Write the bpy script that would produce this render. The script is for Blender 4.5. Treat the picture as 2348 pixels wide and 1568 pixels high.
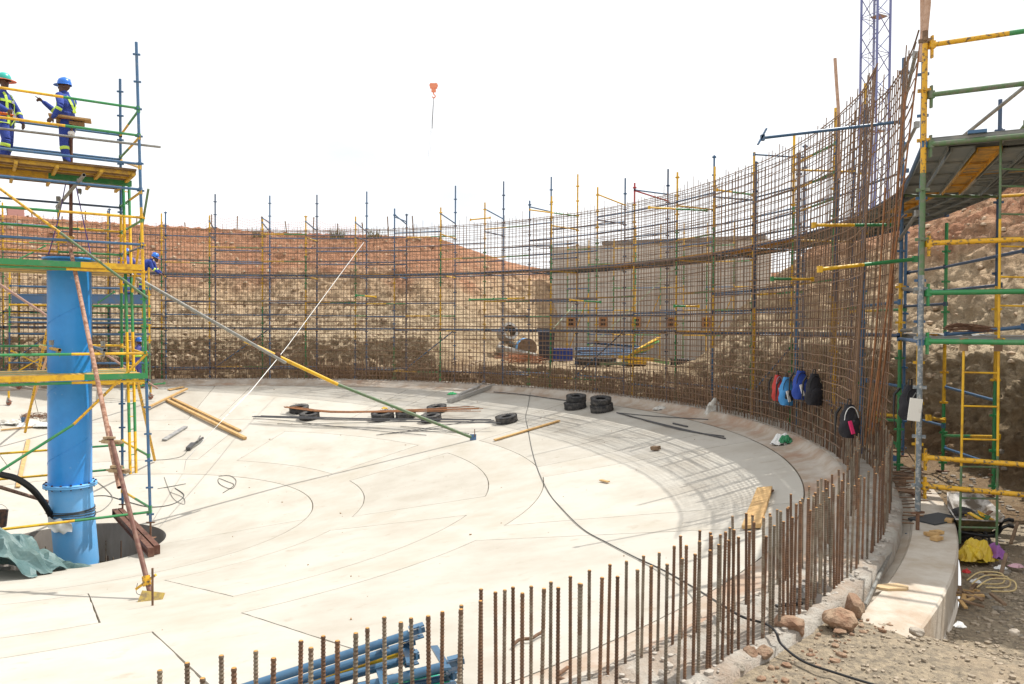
import bpy, bmesh, math, random
import numpy as np
from mathutils import Vector, Matrix, Euler
random.seed(7); np.random.seed(7)
S = bpy.context.scene
for o in list(bpy.data.objects): bpy.data.objects.remove(o)
COL = S.collection
R = math.radians
V = Vector
# ------------------------------------------------------------------ camera, sky, sun, exposure
FPX, PITCH, ROLL = 1760.0, 0.019, -0.006          # focal length in units of a 2347 px wide picture
cam = bpy.data.cameras.new('camera'); camo = bpy.data.objects.new('camera', cam); COL.objects.link(camo)
cam.sensor_width = 36; cam.lens = 36*FPX/2347; cam.clip_start = .05; cam.clip_end = 3000
camo.rotation_euler = (Matrix.Rotation(math.pi/2-PITCH, 3, 'X') @ Matrix.Rotation(-ROLL, 3, 'Z')).to_euler()
S.camera = camo
SUN = V((.50, .27, 1.0)).normalized()
EL = math.asin(SUN.z); AZ = math.atan2(SUN.x, SUN.y)
w = bpy.data.worlds.new('World'); S.world = w; w.use_nodes = True
nt = w.node_tree; nt.nodes.clear()
def wn(t, **k):
    n = nt.nodes.new(t)
    for a, b in k.items(): setattr(n, a, b)
    return n
sky = wn('ShaderNodeTexSky', sky_type='NISHITA', sun_disc=False, sun_elevation=EL, sun_rotation=AZ, altitude=1200, air_density=1.0, dust_density=2.5)
tc = wn('ShaderNodeTexCoord'); no = wn('ShaderNodeTexNoise'); no.inputs['Scale'].default_value = 2.2; no.inputs['Detail'].default_value = 6; no.inputs['Roughness'].default_value = .55
mp = wn('ShaderNodeMapping'); mp.inputs['Scale'].default_value = (1, 1, 2.2); mp.inputs['Location'].default_value = (1.3, .4, .6)
cr = wn('ShaderNodeValToRGB'); cr.color_ramp.elements[0].position = .33; cr.color_ramp.elements[0].color = (.70,.70,.70,1); cr.color_ramp.elements[1].position = .50; cr.color_ramp.elements[1].color = (.96,.96,.96,1)
mx = wn('ShaderNodeMix', data_type='RGBA'); bg = wn('ShaderNodeBackground'); wo = wn('ShaderNodeOutputWorld')
L = nt.links.new
L(tc.outputs['Generated'], mp.inputs[0]); L(mp.outputs[0], no.inputs['Vector']); L(no.outputs[0], cr.inputs[0]); L(cr.outputs[0], mx.inputs[0])
L(sky.outputs[0], mx.inputs[6]); mx.inputs[7].default_value = (10.5, 10.6, 10.7, 1)
L(mx.outputs[2], bg.inputs[0]); bg.inputs[1].default_value = .085; L(bg.outputs[0], wo.inputs[0])
sl = bpy.data.lights.new('sun', 'SUN'); slo = bpy.data.objects.new('sun', sl); COL.objects.link(slo)
sl.energy = 3.6; sl.angle = R(.55); sl.color = (1, .965, .90); slo.rotation_euler = SUN.to_track_quat('Z', 'Y').to_euler(); slo.location = (20, 10, 40)
S.view_settings.view_transform = 'Standard'; S.view_settings.look = 'None'; S.view_settings.gamma = 1; S.view_settings.use_curve_mapping = False
S.view_settings.exposure = .50
S.render.engine = 'CYCLES'; S.cycles.max_bounces = 6; S.cycles.diffuse_bounces = 3

# ------------------------------------------------------------------ measuring helpers
CX, CY = -8.25, 14.45                               # centre of the round tank, eye level is z = 0
def ray(u, v):
    x = u-1173.5; y = -(v-784)
    c, s = math.cos(ROLL), math.sin(ROLL); x, y = c*x-s*y, s*x+c*y
    c, s = math.cos(PITCH), math.sin(PITCH)
    return V((x, c*FPX+s*y, -s*FPX+c*y))
def P(u, v, Y): d = ray(u, v); return d*(Y/d.y)
def PZ(u, v, z): d = ray(u, v); return d*(z/d.z)
def fz(x, y): return -4.43+.1785*math.hypot(x-CX, y-CY)
def PF(u, v, dz=0.0):
    d = ray(u, v); t = 1.0/d.y
    for i in range(4000):
        p = d*t
        if p.z < fz(p.x, p.y)+dz: return V((p.x, p.y, fz(p.x, p.y)+dz))
        t += .015/d.y
    return p
def pol(r, th, z): return V((CX+r*math.cos(R(th)), CY+r*math.sin(R(th)), z))

# ------------------------------------------------------------------ materials
MATS = {}
def mat(name, col, rough=.7, metal=0, col2=None, scale=8, thr=(.45, .6), bump=0, bscale=40, coord='Object', detail=6, col3=None, scale3=2, rnd=0, spec=None, stretch=None, thr3=(.5,.7)):
    if name in MATS: return MATS[name]
    m = bpy.data.materials.new(name); m.use_nodes = True; t = m.node_tree; b = t.nodes['Principled BSDF']
    b.inputs['Roughness'].default_value = rough; b.inputs['Metallic'].default_value = metal
    if spec is not None: b.inputs['Specular IOR Level'].default_value = spec
    b.inputs['Base Color'].default_value = (*col, 1)
    m.diffuse_color = (*col, 1)
    tcn = t.nodes.new('ShaderNodeTexCoord'); vec = tcn.outputs[coord] if coord != 'World' else None
    if coord == 'World':
        g = t.nodes.new('ShaderNodeNewGeometry'); vec = g.outputs['Position']
    if stretch:
        mm = t.nodes.new('ShaderNodeMapping'); mm.inputs['Scale'].default_value = stretch; t.links.new(vec, mm.inputs[0]); vec = mm.outputs[0]
    cur = None
    def layer(c1, c2, sc, th, seed):
        n = t.nodes.new('ShaderNodeTexNoise'); n.inputs['Scale'].default_value = sc; n.inputs['Detail'].default_value = detail; n.inputs['Roughness'].default_value = .62; n.noise_dimensions = '4D'; n.inputs['W'].default_value = seed
        t.links.new(vec, n.inputs['Vector'])
        r = t.nodes.new('ShaderNodeValToRGB'); r.color_ramp.elements[0].position = th[0]; r.color_ramp.elements[1].position = th[1]; t.links.new(n.outputs[0], r.inputs[0])
        x = t.nodes.new('ShaderNodeMix'); x.data_type = 'RGBA'; t.links.new(r.outputs[0], x.inputs[0])
        if hasattr(c1, 'is_output'): t.links.new(c1, x.inputs[6])
        else: x.inputs[6].default_value = (*c1, 1)
        x.inputs[7].default_value = (*c2, 1)
        return x.outputs[2]
    cur = col
    if col2: cur = layer(cur, col2, scale, thr, 0)
    if col3: cur = layer(cur, col3, scale3, thr3, 3.3)
    if rnd:
        oi = t.nodes.new('ShaderNodeObjectInfo'); hs = t.nodes.new('ShaderNodeHueSaturation'); mr = t.nodes.new('ShaderNodeMapRange')
        mr.inputs[3].default_value = 1-rnd; mr.inputs[4].default_value = 1+rnd; t.links.new(oi.outputs['Random'], mr.inputs[0]); t.links.new(mr.outputs[0], hs.inputs['Value'])
        if hasattr(cur, 'is_output'): t.links.new(cur, hs.inputs['Color'])
        else: hs.inputs['Color'].default_value = (*cur, 1)
        cur = hs.outputs[0]
    if hasattr(cur, 'is_output'): t.links.new(cur, b.inputs['Base Color'])
    if bump:
        n = t.nodes.new('ShaderNodeTexNoise'); n.inputs['Scale'].default_value = bscale; n.inputs['Detail'].default_value = 8; n.inputs['Roughness'].default_value = .65
        t.links.new(vec, n.inputs['Vector'])
        bp = t.nodes.new('ShaderNodeBump'); bp.inputs['Strength'].default_value = bump; bp.inputs['Distance'].default_value = .03
        t.links.new(n.outputs[0], bp.inputs['Height']); t.links.new(bp.outputs[0], b.inputs['Normal'])
    MATS[name] = m; return m
W = 'World'
BLUE = mat('blue_scaffold_paint', (.045,.12,.235), .38, 0, (.10,.15,.21), 9, (.5,.7), coord=W, rnd=.18)
DBLUE = mat('dark_blue_scaffold_paint', (.045,.085,.16), .5, 0, (.09,.10,.12), 9, (.5,.7), coord=W, rnd=.2)
YEL = mat('yellow_scaffold_paint', (.72,.42,.015), .42, 0, (.50,.27,.02), 7, (.48,.62), coord=W, rnd=.08)
YELW = mat('worn_yellow_scaffold_paint', (.66,.36,.015), .5, 0, (.13,.09,.05), 26, (.52,.60), coord=W)
GRN = mat('green_scaffold_paint', (.03,.22,.07), .4, 0, (.10,.22,.10), 8, (.5,.7), coord=W, rnd=.15)
GRNW = mat('worn_green_scaffold_paint', (.09,.17,.07), .55, 0, (.16,.16,.12), 18, (.45,.62), coord=W)
GALV = mat('galvanised_steel', (.30,.30,.28), .45, .5, (.20,.19,.17), 14, (.4,.65), coord=W)
GREYS = mat('speckled_grey_paint', (.17,.20,.22), .55, .2, (.40,.40,.38), 30, (.5,.58), coord=W)
RED = mat('red_scaffold_paint', (.42,.05,.05), .5)
RUST = mat('rusty_steel', (.20,.105,.06), .85, 0, (.11,.055,.035), 18, (.4,.65), bump=.25, bscale=90, coord=W)
REB = mat('rusty_rebar', (.18,.095,.05), .8, .1, (.10,.06,.04), 25, (.35,.65), coord=W, rnd=.25)
REBD = mat('brown_mesh_rebar', (.19,.125,.085), .75, .1, (.25,.145,.08), 6, (.4,.65), coord=W, rnd=.3)
REBG = mat('weathered_grey_rebar', (.20,.165,.12), .75, .1, (.13,.08,.05), 12, (.45,.6), coord=W, rnd=.25)
REBT = mat('fresh_cut_rebar_end', (.50,.24,.06), .7)
REBS = mat('dark_steel_bar', (.10,.10,.105), .5, .5)
CONC = mat('pale_floor_concrete', (.475,.447,.390), .72, 0, (.385,.345,.285), .9, (.42,.70), bump=.10, bscale=22, coord=W, rnd=.055, col3=(.30,.24,.17), scale3=4.5, thr3=(.60,.84), detail=9)
CONC2 = mat('rough_rim_concrete', (.44,.41,.36), .9, 0, (.34,.29,.24), 5, (.4,.6), bump=1.0, bscale=30, coord=W, col3=(.36,.25,.17), scale3=1.7, thr3=(.5,.7))
CONCF = mat('footing_concrete', (.52,.47,.40), .85, 0, (.42,.35,.27), 3, (.42,.6), bump=.3, bscale=25, coord=W, col3=(.36,.25,.17), scale3=2.3, thr3=(.55,.75))
CONCB = mat('building_concrete', (.51,.47,.42), .85, 0, (.38,.355,.32), .8, (.4,.65), bump=.1, bscale=8, coord=W, rnd=.06)
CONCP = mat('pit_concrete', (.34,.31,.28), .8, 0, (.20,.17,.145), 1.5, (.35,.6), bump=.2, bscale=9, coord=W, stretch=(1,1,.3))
SUBC = mat('joint_concrete', (.24,.19,.14), .95, coord=W)
GRAV = mat('gravel', (.38,.305,.21), .95, 0, (.20,.165,.12), 22, (.40,.60), bump=1.0, bscale=38, coord=W, col3=(.36,.27,.18), scale3=1.1, thr3=(.5,.75), detail=10)
WOOD = mat('pale_timber', (.56,.36,.15), .7, 0, (.42,.25,.10), 9, (.4,.65), coord=W, rnd=.1)
WOODO = mat('old_timber', (.27,.18,.11), .85, 0, (.16,.10,.06), 9, (.4,.65), coord=W, rnd=.2)
STICK = mat('bark_stripped_stick', (.50,.34,.25), .8, 0, (.40,.25,.17), 20, (.4,.6), coord=W)
TYRE = mat('tyre_rubber', (.030,.030,.032), .8, 0, (.15,.135,.12), 9, (.45,.75), bump=.15, bscale=60, coord=W)
PIPE = mat('glossy_blue_pipe', (.03,.28,.72), .30, 0, (.025,.24,.64), 2, (.4,.6), coord=W, col3=(.22,.40,.62), scale3=9, thr3=(.66,.72), bump=.04, bscale=5)
PIPEL = mat('chalky_blue_pipe', (.13,.42,.80), .55, 0, (.20,.46,.80), 3, (.4,.65), coord=W)
CHAN = mat('brown_primer_steel', (.12,.045,.03), .6, .1, (.17,.09,.06), 12, (.45,.6), coord=W)
BLK = mat('black_rubber_and_bore_shade', (.012,.012,.013), .45)  # also colours tube and ring bores, where the black stands for shade
WIRE = mat('grey_cable', (.055,.06,.06), .6)
WHT = mat('white_plastic', (.78,.78,.76), .5)
ROPE = mat('white_rope', (.80,.80,.78), .8)
TARP = mat('green_tarpaulin', (.075,.145,.15), .5, 0, (.13,.20,.19), 3, (.4,.65), bump=.5, bscale=7, coord=W)
NET = mat('orange_netting', (.70,.30,.22), .8)
def earth_mat():
    m = bpy.data.materials.new('excavated_earth'); m.use_nodes = True; t = m.node_tree; b = t.nodes['Principled BSDF']; b.inputs['Roughness'].default_value = .97; b.inputs['Specular IOR Level'].default_value = .1
    N = t.nodes.new; K = t.links.new
    g = N('ShaderNodeNewGeometry'); sx = N('ShaderNodeSeparateXYZ'); K(g.outputs['Position'], sx.inputs[0])
    n1 = N('ShaderNodeTexNoise'); n1.inputs['Scale'].default_value = .35; n1.inputs['Detail'].default_value = 7; n1.inputs['Roughness'].default_value = .6; K(g.outputs['Position'], n1.inputs['Vector'])
    ma = N('ShaderNodeMath'); ma.operation = 'MULTIPLY_ADD'; ma.inputs[1].default_value = 5.0; K(n1.outputs[0], ma.inputs[0]); K(sx.outputs[2], ma.inputs[2])
    mr = N('ShaderNodeMapRange'); mr.inputs[1].default_value = -1; mr.inputs[2].default_value = 8; K(ma.outputs[0], mr.inputs[0])
    r = N('ShaderNodeValToRGB'); K(mr.outputs[0], r.inputs[0]); e = r.color_ramp.elements
    e[0].position = .0; e[0].color = (.27,.185,.12,1); e[1].position = 1; e[1].color = (.48,.225,.135,1)
    for p, c in ((.14,(.38,.27,.17,1)),(.22,(.54,.42,.28,1)),(.40,(.70,.57,.40,1)),(.60,(.68,.50,.33,1)),(.70,(.55,.30,.19,1))):
        x = e.new(p); x.color = c
    n2 = N('ShaderNodeTexNoise'); n2.inputs['Scale'].default_value = 4.2; n2.inputs['Detail'].default_value = 10; n2.inputs['Roughness'].default_value = .75; mpp = N('ShaderNodeMapping'); mpp.inputs['Scale'].default_value = (1, 1, 2.0); mpp.inputs['Rotation'].default_value = (.5, .4, 0); K(g.outputs['Position'], mpp.inputs[0]); K(mpp.outputs[0], n2.inputs['Vector'])
    r2 = N('ShaderNodeValToRGB'); r2.color_ramp.elements[0].position = .33; r2.color_ramp.elements[0].color = (.70,.66,.62,1); r2.color_ramp.elements[1].position = .66; r2.color_ramp.elements[1].color = (1.16,1.15,1.13,1); K(n2.outputs[0], r2.inputs[0])
    x = N('ShaderNodeMix'); x.data_type = 'RGBA'; x.blend_type = 'MULTIPLY'; x.inputs[0].default_value = 1; K(r.outputs[0], x.inputs[6]); K(r2.outputs[0], x.inputs[7])
    vo = N('ShaderNodeTexVoronoi'); vo.inputs['Scale'].default_value = 5.5; vo.inputs['Randomness'].default_value = 1; K(g.outputs['Position'], vo.inputs['Vector'])
    r3 = N('ShaderNodeValToRGB'); r3.color_ramp.elements[0].position = .12; r3.color_ramp.elements[0].color = (1,1,1,1); r3.color_ramp.elements[1].position = .24; r3.color_ramp.elements[1].color = (0,0,0,1); K(vo.outputs['Distance'], r3.inputs[0])
    x2 = N('ShaderNodeMix'); x2.data_type = 'RGBA'; mu = N('ShaderNodeMath'); mu.operation = 'MULTIPLY'; mu.inputs[1].default_value = .18; K(r3.outputs[0], mu.inputs[0]); K(mu.outputs[0], x2.inputs[0]); K(x.outputs[2], x2.inputs[6]); x2.inputs[7].default_value = (.60,.52,.42,1)
    K(x2.outputs[2], b.inputs['Base Color'])
    n3 = N('ShaderNodeTexNoise'); n3.inputs['Scale'].default_value = 6; n3.inputs['Detail'].default_value = 12; n3.inputs['Roughness'].default_value = .75; K(g.outputs['Position'], n3.inputs['Vector'])
    bp = N('ShaderNodeBump'); bp.inputs['Strength'].default_value = .9; bp.inputs['Distance'].default_value = .30; K(n3.outputs[0], bp.inputs['Height']); K(bp.outputs[0], b.inputs['Normal'])
    return m
EARTH = earth_mat()
STONE = mat('red_brown_stone', (.25,.14,.085), .95, 0, (.34,.24,.16), 7, (.4,.6), bump=.9, bscale=20, coord=W, rnd=.25)
STONEG = mat('grey_stone', (.26,.23,.19), .9, 0, (.36,.31,.25), 6, (.4,.6), bump=.4, bscale=20, coord=W, rnd=.25)

# ------------------------------------------------------------------ mesh building
class MB:
    def __init__(s): s.v = []; s.f = []; s.m = []; s.sm = []
    def add(s, vs, fs, m=0, smooth=False):
        b = len(s.v); s.v += [tuple(x) for x in vs]; s.f += [tuple(b+i for i in f) for f in fs]; s.m += [m]*len(fs); s.sm += [smooth]*len(fs); return s
    def box(s, c, size, rot=None, m=0):
        c = V(c); hx, hy, hz = size[0]/2, size[1]/2, size[2]/2
        vs = [V((x, y, z)) for x in (-hx, hx) for y in (-hy, hy) for z in (-hz, hz)]
        if rot is not None: vs = [rot @ p for p in vs]
        return s.add([p+c for p in vs], [(0,1,3,2),(4,6,7,5),(0,4,5,1),(2,3,7,6),(0,2,6,4),(1,5,7,3)], m)
    def bar(s, a, b, w, h, m=0, up=V((0,0,1))):
        a = V(a); b = V(b); d = (b-a); l = d.length; d.normalize(); x = d.cross(up)
        if x.length < 1e-4: x = V((1,0,0))
        x.normalize(); y = x.cross(d)
        return s.box((a+b)/2, (w, l, h), Matrix((x, d, y)).transposed(), m)
    def tube(s, pts, r, n=8, m=0, cap=True, smooth=True):
        pts = [V(p) for p in pts]; k = len(pts); rs = r if isinstance(r, (list, tuple)) else [r]*k
        d = (pts[1]-pts[0]).normalized(); up = V((0,0,1)) if abs(d.z) < .9 else V((1,0,0)); x = d.cross(up).normalized()
        vs = []; fs = []
        for i, p in enumerate(pts):
            t = (pts[min(i+1, k-1)]-pts[max(i-1, 0)]).normalized(); x = (x-t*x.dot(t)).normalized(); y = t.cross(x)
            for j in range(n):
                a = 2*math.pi*j/n; vs.append(p+(x*math.cos(a)+y*math.sin(a))*rs[i])
        for i in range(k-1):
            for j in range(n): fs.append((i*n+j, i*n+(j+1)%n, (i+1)*n+(j+1)%n, (i+1)*n+j))
        s.add(vs, fs, m, smooth)
        if cap: s.add(vs[:n], [tuple(range(n))[::-1]], m); s.add(vs[-n:], [tuple(range(n))], m)
        return s
    def lathe(s, prof, n=24, c=(0,0,0), m=0, smooth=True, a0=0, a1=360, axis=None, rad=None):
        c = V(c); full = abs(a1-a0-360) < 1e-6; k = n if full else n+1; vs = []; fs = []
        rot = V((0,0,1)).rotation_difference(axis.normalized()).to_matrix() if axis is not None else None
        for i in range(k):
            a = R(a0+(a1-a0)*i/n)
            for (r, z) in prof:
                p = V((r*math.cos(a), r*math.sin(a), z)); p = rot @ p if rot else p; vs.append(p+c)
        q = len(prof)
        for i in range(n):
            j = (i+1) % k
            for l in range(q-1): fs.append((i*q+l, j*q+l, j*q+l+1, i*q+l+1))
        return s.add(vs, fs, m, smooth)
    def ball(s, c, r, n=10, m=0, rot=None, noise=0):
        c = V(c); r = V(r) if not isinstance(r, (int, float)) else V((r, r, r)); vs = []; fs = []; h = n//2
        for i in range(h+1):
            for j in range(n):
                a = math.pi*i/h; b = 2*math.pi*j/n; p = V((math.sin(a)*math.cos(b)*r.x, math.sin(a)*math.sin(b)*r.y, math.cos(a)*r.z))
                if noise and 0 < i < h: p *= 1+random.uniform(-noise, noise)
                vs.append((rot @ p if rot else p)+c)
        for i in range(h):
            for j in range(n): fs.append((i*n+j, (i+1)*n+j, (i+1)*n+(j+1)%n, i*n+(j+1)%n))
        return s.add(vs, fs, m, noise == 0)
    def mesh(s, name, mats, org):
        me = bpy.data.meshes.new(name); me.from_pydata([(a-org[0], b-org[1], c-org[2]) for a, b, c in s.v], [], s.f)
        for m in mats: me.materials.append(m)
        me.polygons.foreach_set('material_index', s.m); me.polygons.foreach_set('use_smooth', s.sm); me.update(); return me
    def build(s, name, mats, parent=None, org=None):
        if not isinstance(mats, (list, tuple)): mats = [mats]
        if org is None:
            xs = [p[0] for p in s.v]; ys = [p[1] for p in s.v]; zs = [p[2] for p in s.v]
            org = ((min(xs)+max(xs))/2, (min(ys)+max(ys))/2, min(zs))
        me = s.mesh(name, mats, org); o = bpy.data.objects.new(name, me); COL.objects.link(o); o.location = org
        if parent is not None: o.parent = parent; o.location = V(org)-wloc(parent)
        return o
def wloc(o):
    l = V(o.location)
    while o.parent: o = o.parent; l += V(o.location)
    return l
def tag(o, label=None, cat=None, group=None, kind=None):
    if label: o['label'] = label
    if cat: o['category'] = cat
    if group: o['group'] = group
    if kind: o['kind'] = kind
    return o
def thing(name, label, cat, loc=(0,0,0), group=None):
    o = bpy.data.objects.new(name, None); o.empty_display_size = .2; COL.objects.link(o); o.location = loc; return tag(o, label, cat, group)
def copy_tree(o, parent=None):
    c = o.copy(); COL.objects.link(c); c.parent = parent
    for ch in o.children: copy_tree(ch, c)
    return c
def lerp(a, b, t): return V(a)*(1-t)+V(b)*t

# ------------------------------------------------------------------ the tank floor: cone of concrete slabs round a central pit
PITR = 1.59
floor = MB().lathe([(PITR+.01, -4.43+.1785*PITR-.035), (13.3, -4.43+.1785*13.3-.035)], 180, (CX, CY, 0), smooth=True).build('tank_floor', SUBC, org=(CX, CY, -4.2)); tag(floor, kind='structure')
STRIP = mat('smooth_closure_concrete', (.475,.445,.39), .68, 0, (.40,.36,.29), 1.1, (.42,.70), bump=.08, bscale=22, coord=W, col3=(.31,.25,.18), scale3=4.2, thr3=(.60,.84), detail=9)
def slab(r0, r1, t0, t1, g0=.015, g1=.015, ga=.014, m=CONC, jag=0):
    mb = MB(); da = ga/((r0+r1)/2)*57.3
    t0 += da; t1 -= da; r0 += g0; r1 -= g1; n = max(2, int((t1-t0)/1.6)); k = max(2, int((r1-r0)/.16)+1); vs = []; fs = []; rj = random.Random(int(t0*10)+int(r0*100))
    for i in range(n+1):
        for j in range(k+1):
            r = r0+(r1-r0)*j/k; t = t0+(t1-t0)*i/n
            if jag and i in (0, n): t += rj.uniform(0, .010)/r*57.3*(1 if i == 0 else -1)
            if jag and j in (0, k): r += rj.uniform(0, .006)*(1 if j == 0 else -1)
            p = pol(r, t, -4.43+.1785*r); vs.append(p)
    for i in range(n):
        for j in range(k): fs.append((i*(k+1)+j, i*(k+1)+j+1, (i+1)*(k+1)+j+1, (i+1)*(k+1)+j))
    mb.add(vs, fs)
    ring = [i*(k+1) for i in range(n+1)]+[n*(k+1)+j for j in range(1, k+1)]+[i*(k+1)+k for i in range(n-1, -1, -1)]+[j for j in range(k-1, 0, -1)]
    top = [vs[i] for i in ring]; bot = [p-V((0, 0, .05)) for p in top]; q = len(top)
    mb.add(top+bot, [(i, (i+1) % q, q+(i+1) % q, q+i) for i in range(q)])
    return mb.build('floor_slab' if m is CONC else 'closure_strip', m, floor)
for k in range(3): slab(PITR-.012, 4.36, 120*k, 120*k+120, 0, .010, .006)
for (r0, r1) in ((4.36, 5.37), (7.83, 8.85)):
    for k in range(4): slab(r0, r1, 33+90*k, 123+90*k, .010 if r0 < 5 else 0, 0, 0, STRIP)
EB = [(-58.6,-49), (-15.6,-5.4), (31,41.4), (77.3,88.5), (124,134), (170,180), (216,226), (262,272)]
for i, (a, b) in enumerate(EB):
    nx = EB[i+1][0] if i < 7 else 301.4
    slab(5.37, 7.83, a, b, 0, 0, 0, STRIP); slab(5.37, 7.83, b, nx, .013, .013, .012, CONC, 1)
ED = [(-56.2,-51), (-28.6,-23), (.9,7.7), (33,38.5), (63,68.5), (94.5,100), (125,131), (157,162), (188,194), (219,225), (250,256), (278,283)]
for i, (a, b) in enumerate(ED):
    nx = ED[i+1][0] if i < 11 else 303.8
    slab(8.85, 12.88, a, b, 0, .008, 0, STRIP); slab(8.85, 12.88, b, nx, .013, .010, .012, CONC, 1)
# rim that the bars stand in, footing outside it, pit in the middle
zr = -1.93
prof = [(12.884, -4.43+.1785*12.884+.001), (13.12, -4.43+.1785*13.12+.006), (13.24, -2.045), (13.30, -1.985), (13.36, zr), (13.42, zr)]
rim = MB().lathe(prof, 240, (CX, CY, 0)).build('tank_rim', mat('dusty_rim_concrete', (.46,.41,.35), .85, 0, (.36,.28,.21), 2.5, (.4,.6), bump=.2, bscale=20, coord=W, col3=(.34,.22,.15), scale3=1.1, thr3=(.52,.66)), org=(CX, CY, zr)); tag(rim, kind='structure')
def h2(x, y):
    n = np.sin(x*127.1+y*311.7)*43758.5453; return n-np.floor(n)
def vnoise(x, y):
    xi = np.floor(x); yi = np.floor(y); fx = x-xi; fy = y-yi; fx = fx*fx*(3-2*fx); fy = fy*fy*(3-2*fy)
    return (h2(xi, yi)*(1-fx)+h2(xi+1, yi)*fx)*(1-fy)+(h2(xi, yi+1)*(1-fx)+h2(xi+1, yi+1)*fx)*fy
def fbm(x, y, o=5, g=.5):
    s = 0; a = 1; t = 0
    for i in range(o): s = s+a*vnoise(x+i*17.3, y-i*9.1); t += a; a *= g; x = x*2.03; y = y*2.03
    return s/t-.5
def grid_obj(name, X, Y, Z, m, parent=None, smooth=True, wrap=False, flip=False):
    n, k = X.shape; vs = np.stack([X, Y, Z], -1).reshape(-1, 3)
    I = np.arange(n if wrap else n-1)[:, None]; J = np.arange(k-1)[None]; I2 = (I+1) % n
    f = np.stack([I*k+J, I*k+J+1, I2*k+J+1, I2*k+J], -1).reshape(-1, 4)
    if flip: f = f[:, ::-1]
    me = bpy.data.meshes.new(name); me.from_pydata(vs.tolist(), [], f.tolist()); me.materials.append(m); me.polygons.foreach_set('use_smooth', [smooth]*len(f)); me.update()
    o = bpy.data.objects.new(name, me); COL.objects.link(o)
    if parent is not None: o.parent = parent; o.location = -wloc(parent)
    return o
# lumpy concrete between the two rows of bars
TH = np.radians(np.concatenate([np.arange(-75, -25, .12), np.arange(-25, 130, .5), np.arange(130, 285, 2.0)])); RR = np.linspace(13.41, 13.93, 14)
T2, R2 = np.meshgrid(TH, RR, indexing='ij')
Z = zr+.012+fbm(T2*13.6*9, R2*9, 4)*.075*np.clip((R2-13.38)*14, 0, 1); Z[:, -1] = -2.12; Z[:, -2] = zr+.0; R2[:, -1] = 13.935; R2[:, -2] = 13.925
R2 = R2+fbm(T2*13.6*6, R2*0+3, 3)*.03*(R2 > 13.9)
tag(grid_obj('rough_rim_top', CX+R2*np.cos(T2), CY+R2*np.sin(T2), Z, CONC2, wrap=True, flip=True), kind='structure')
foot = MB().lathe([(13.9, -2.10), (14.0, -2.06), (14.03, -2.02), (14.41, -2.02), (14.425, -2.035), (14.43, -2.6)], 200, (CX, CY, 0), smooth=False, a0=-44, a1=250).build('concrete_footing', CONCF); tag(foot, kind='structure'); fe = MB(); fe.add([pol(r, -44, z) for r, z in ((13.9, -2.10), (14.0, -2.06), (14.03, -2.02), (14.41, -2.02), (14.43, -2.6), (13.9, -2.6))], [(0,1,2,3,4,5)]); feo = fe.build('footing_end', CONCF); tag(feo, kind='structure')
zp = -4.43+.1785*PITR
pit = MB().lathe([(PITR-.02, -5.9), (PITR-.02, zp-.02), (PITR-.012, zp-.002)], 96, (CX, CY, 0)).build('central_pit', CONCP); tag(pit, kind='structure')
wat = MB().lathe([(0, -4.95), (PITR, -4.95)], 64, (CX, CY, 0)).build('pit_water', mat('murky_water', (.10,.085,.045), .12, 0, (.14,.11,.05), 2, coord=W)); tag(wat, kind='structure')

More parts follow.
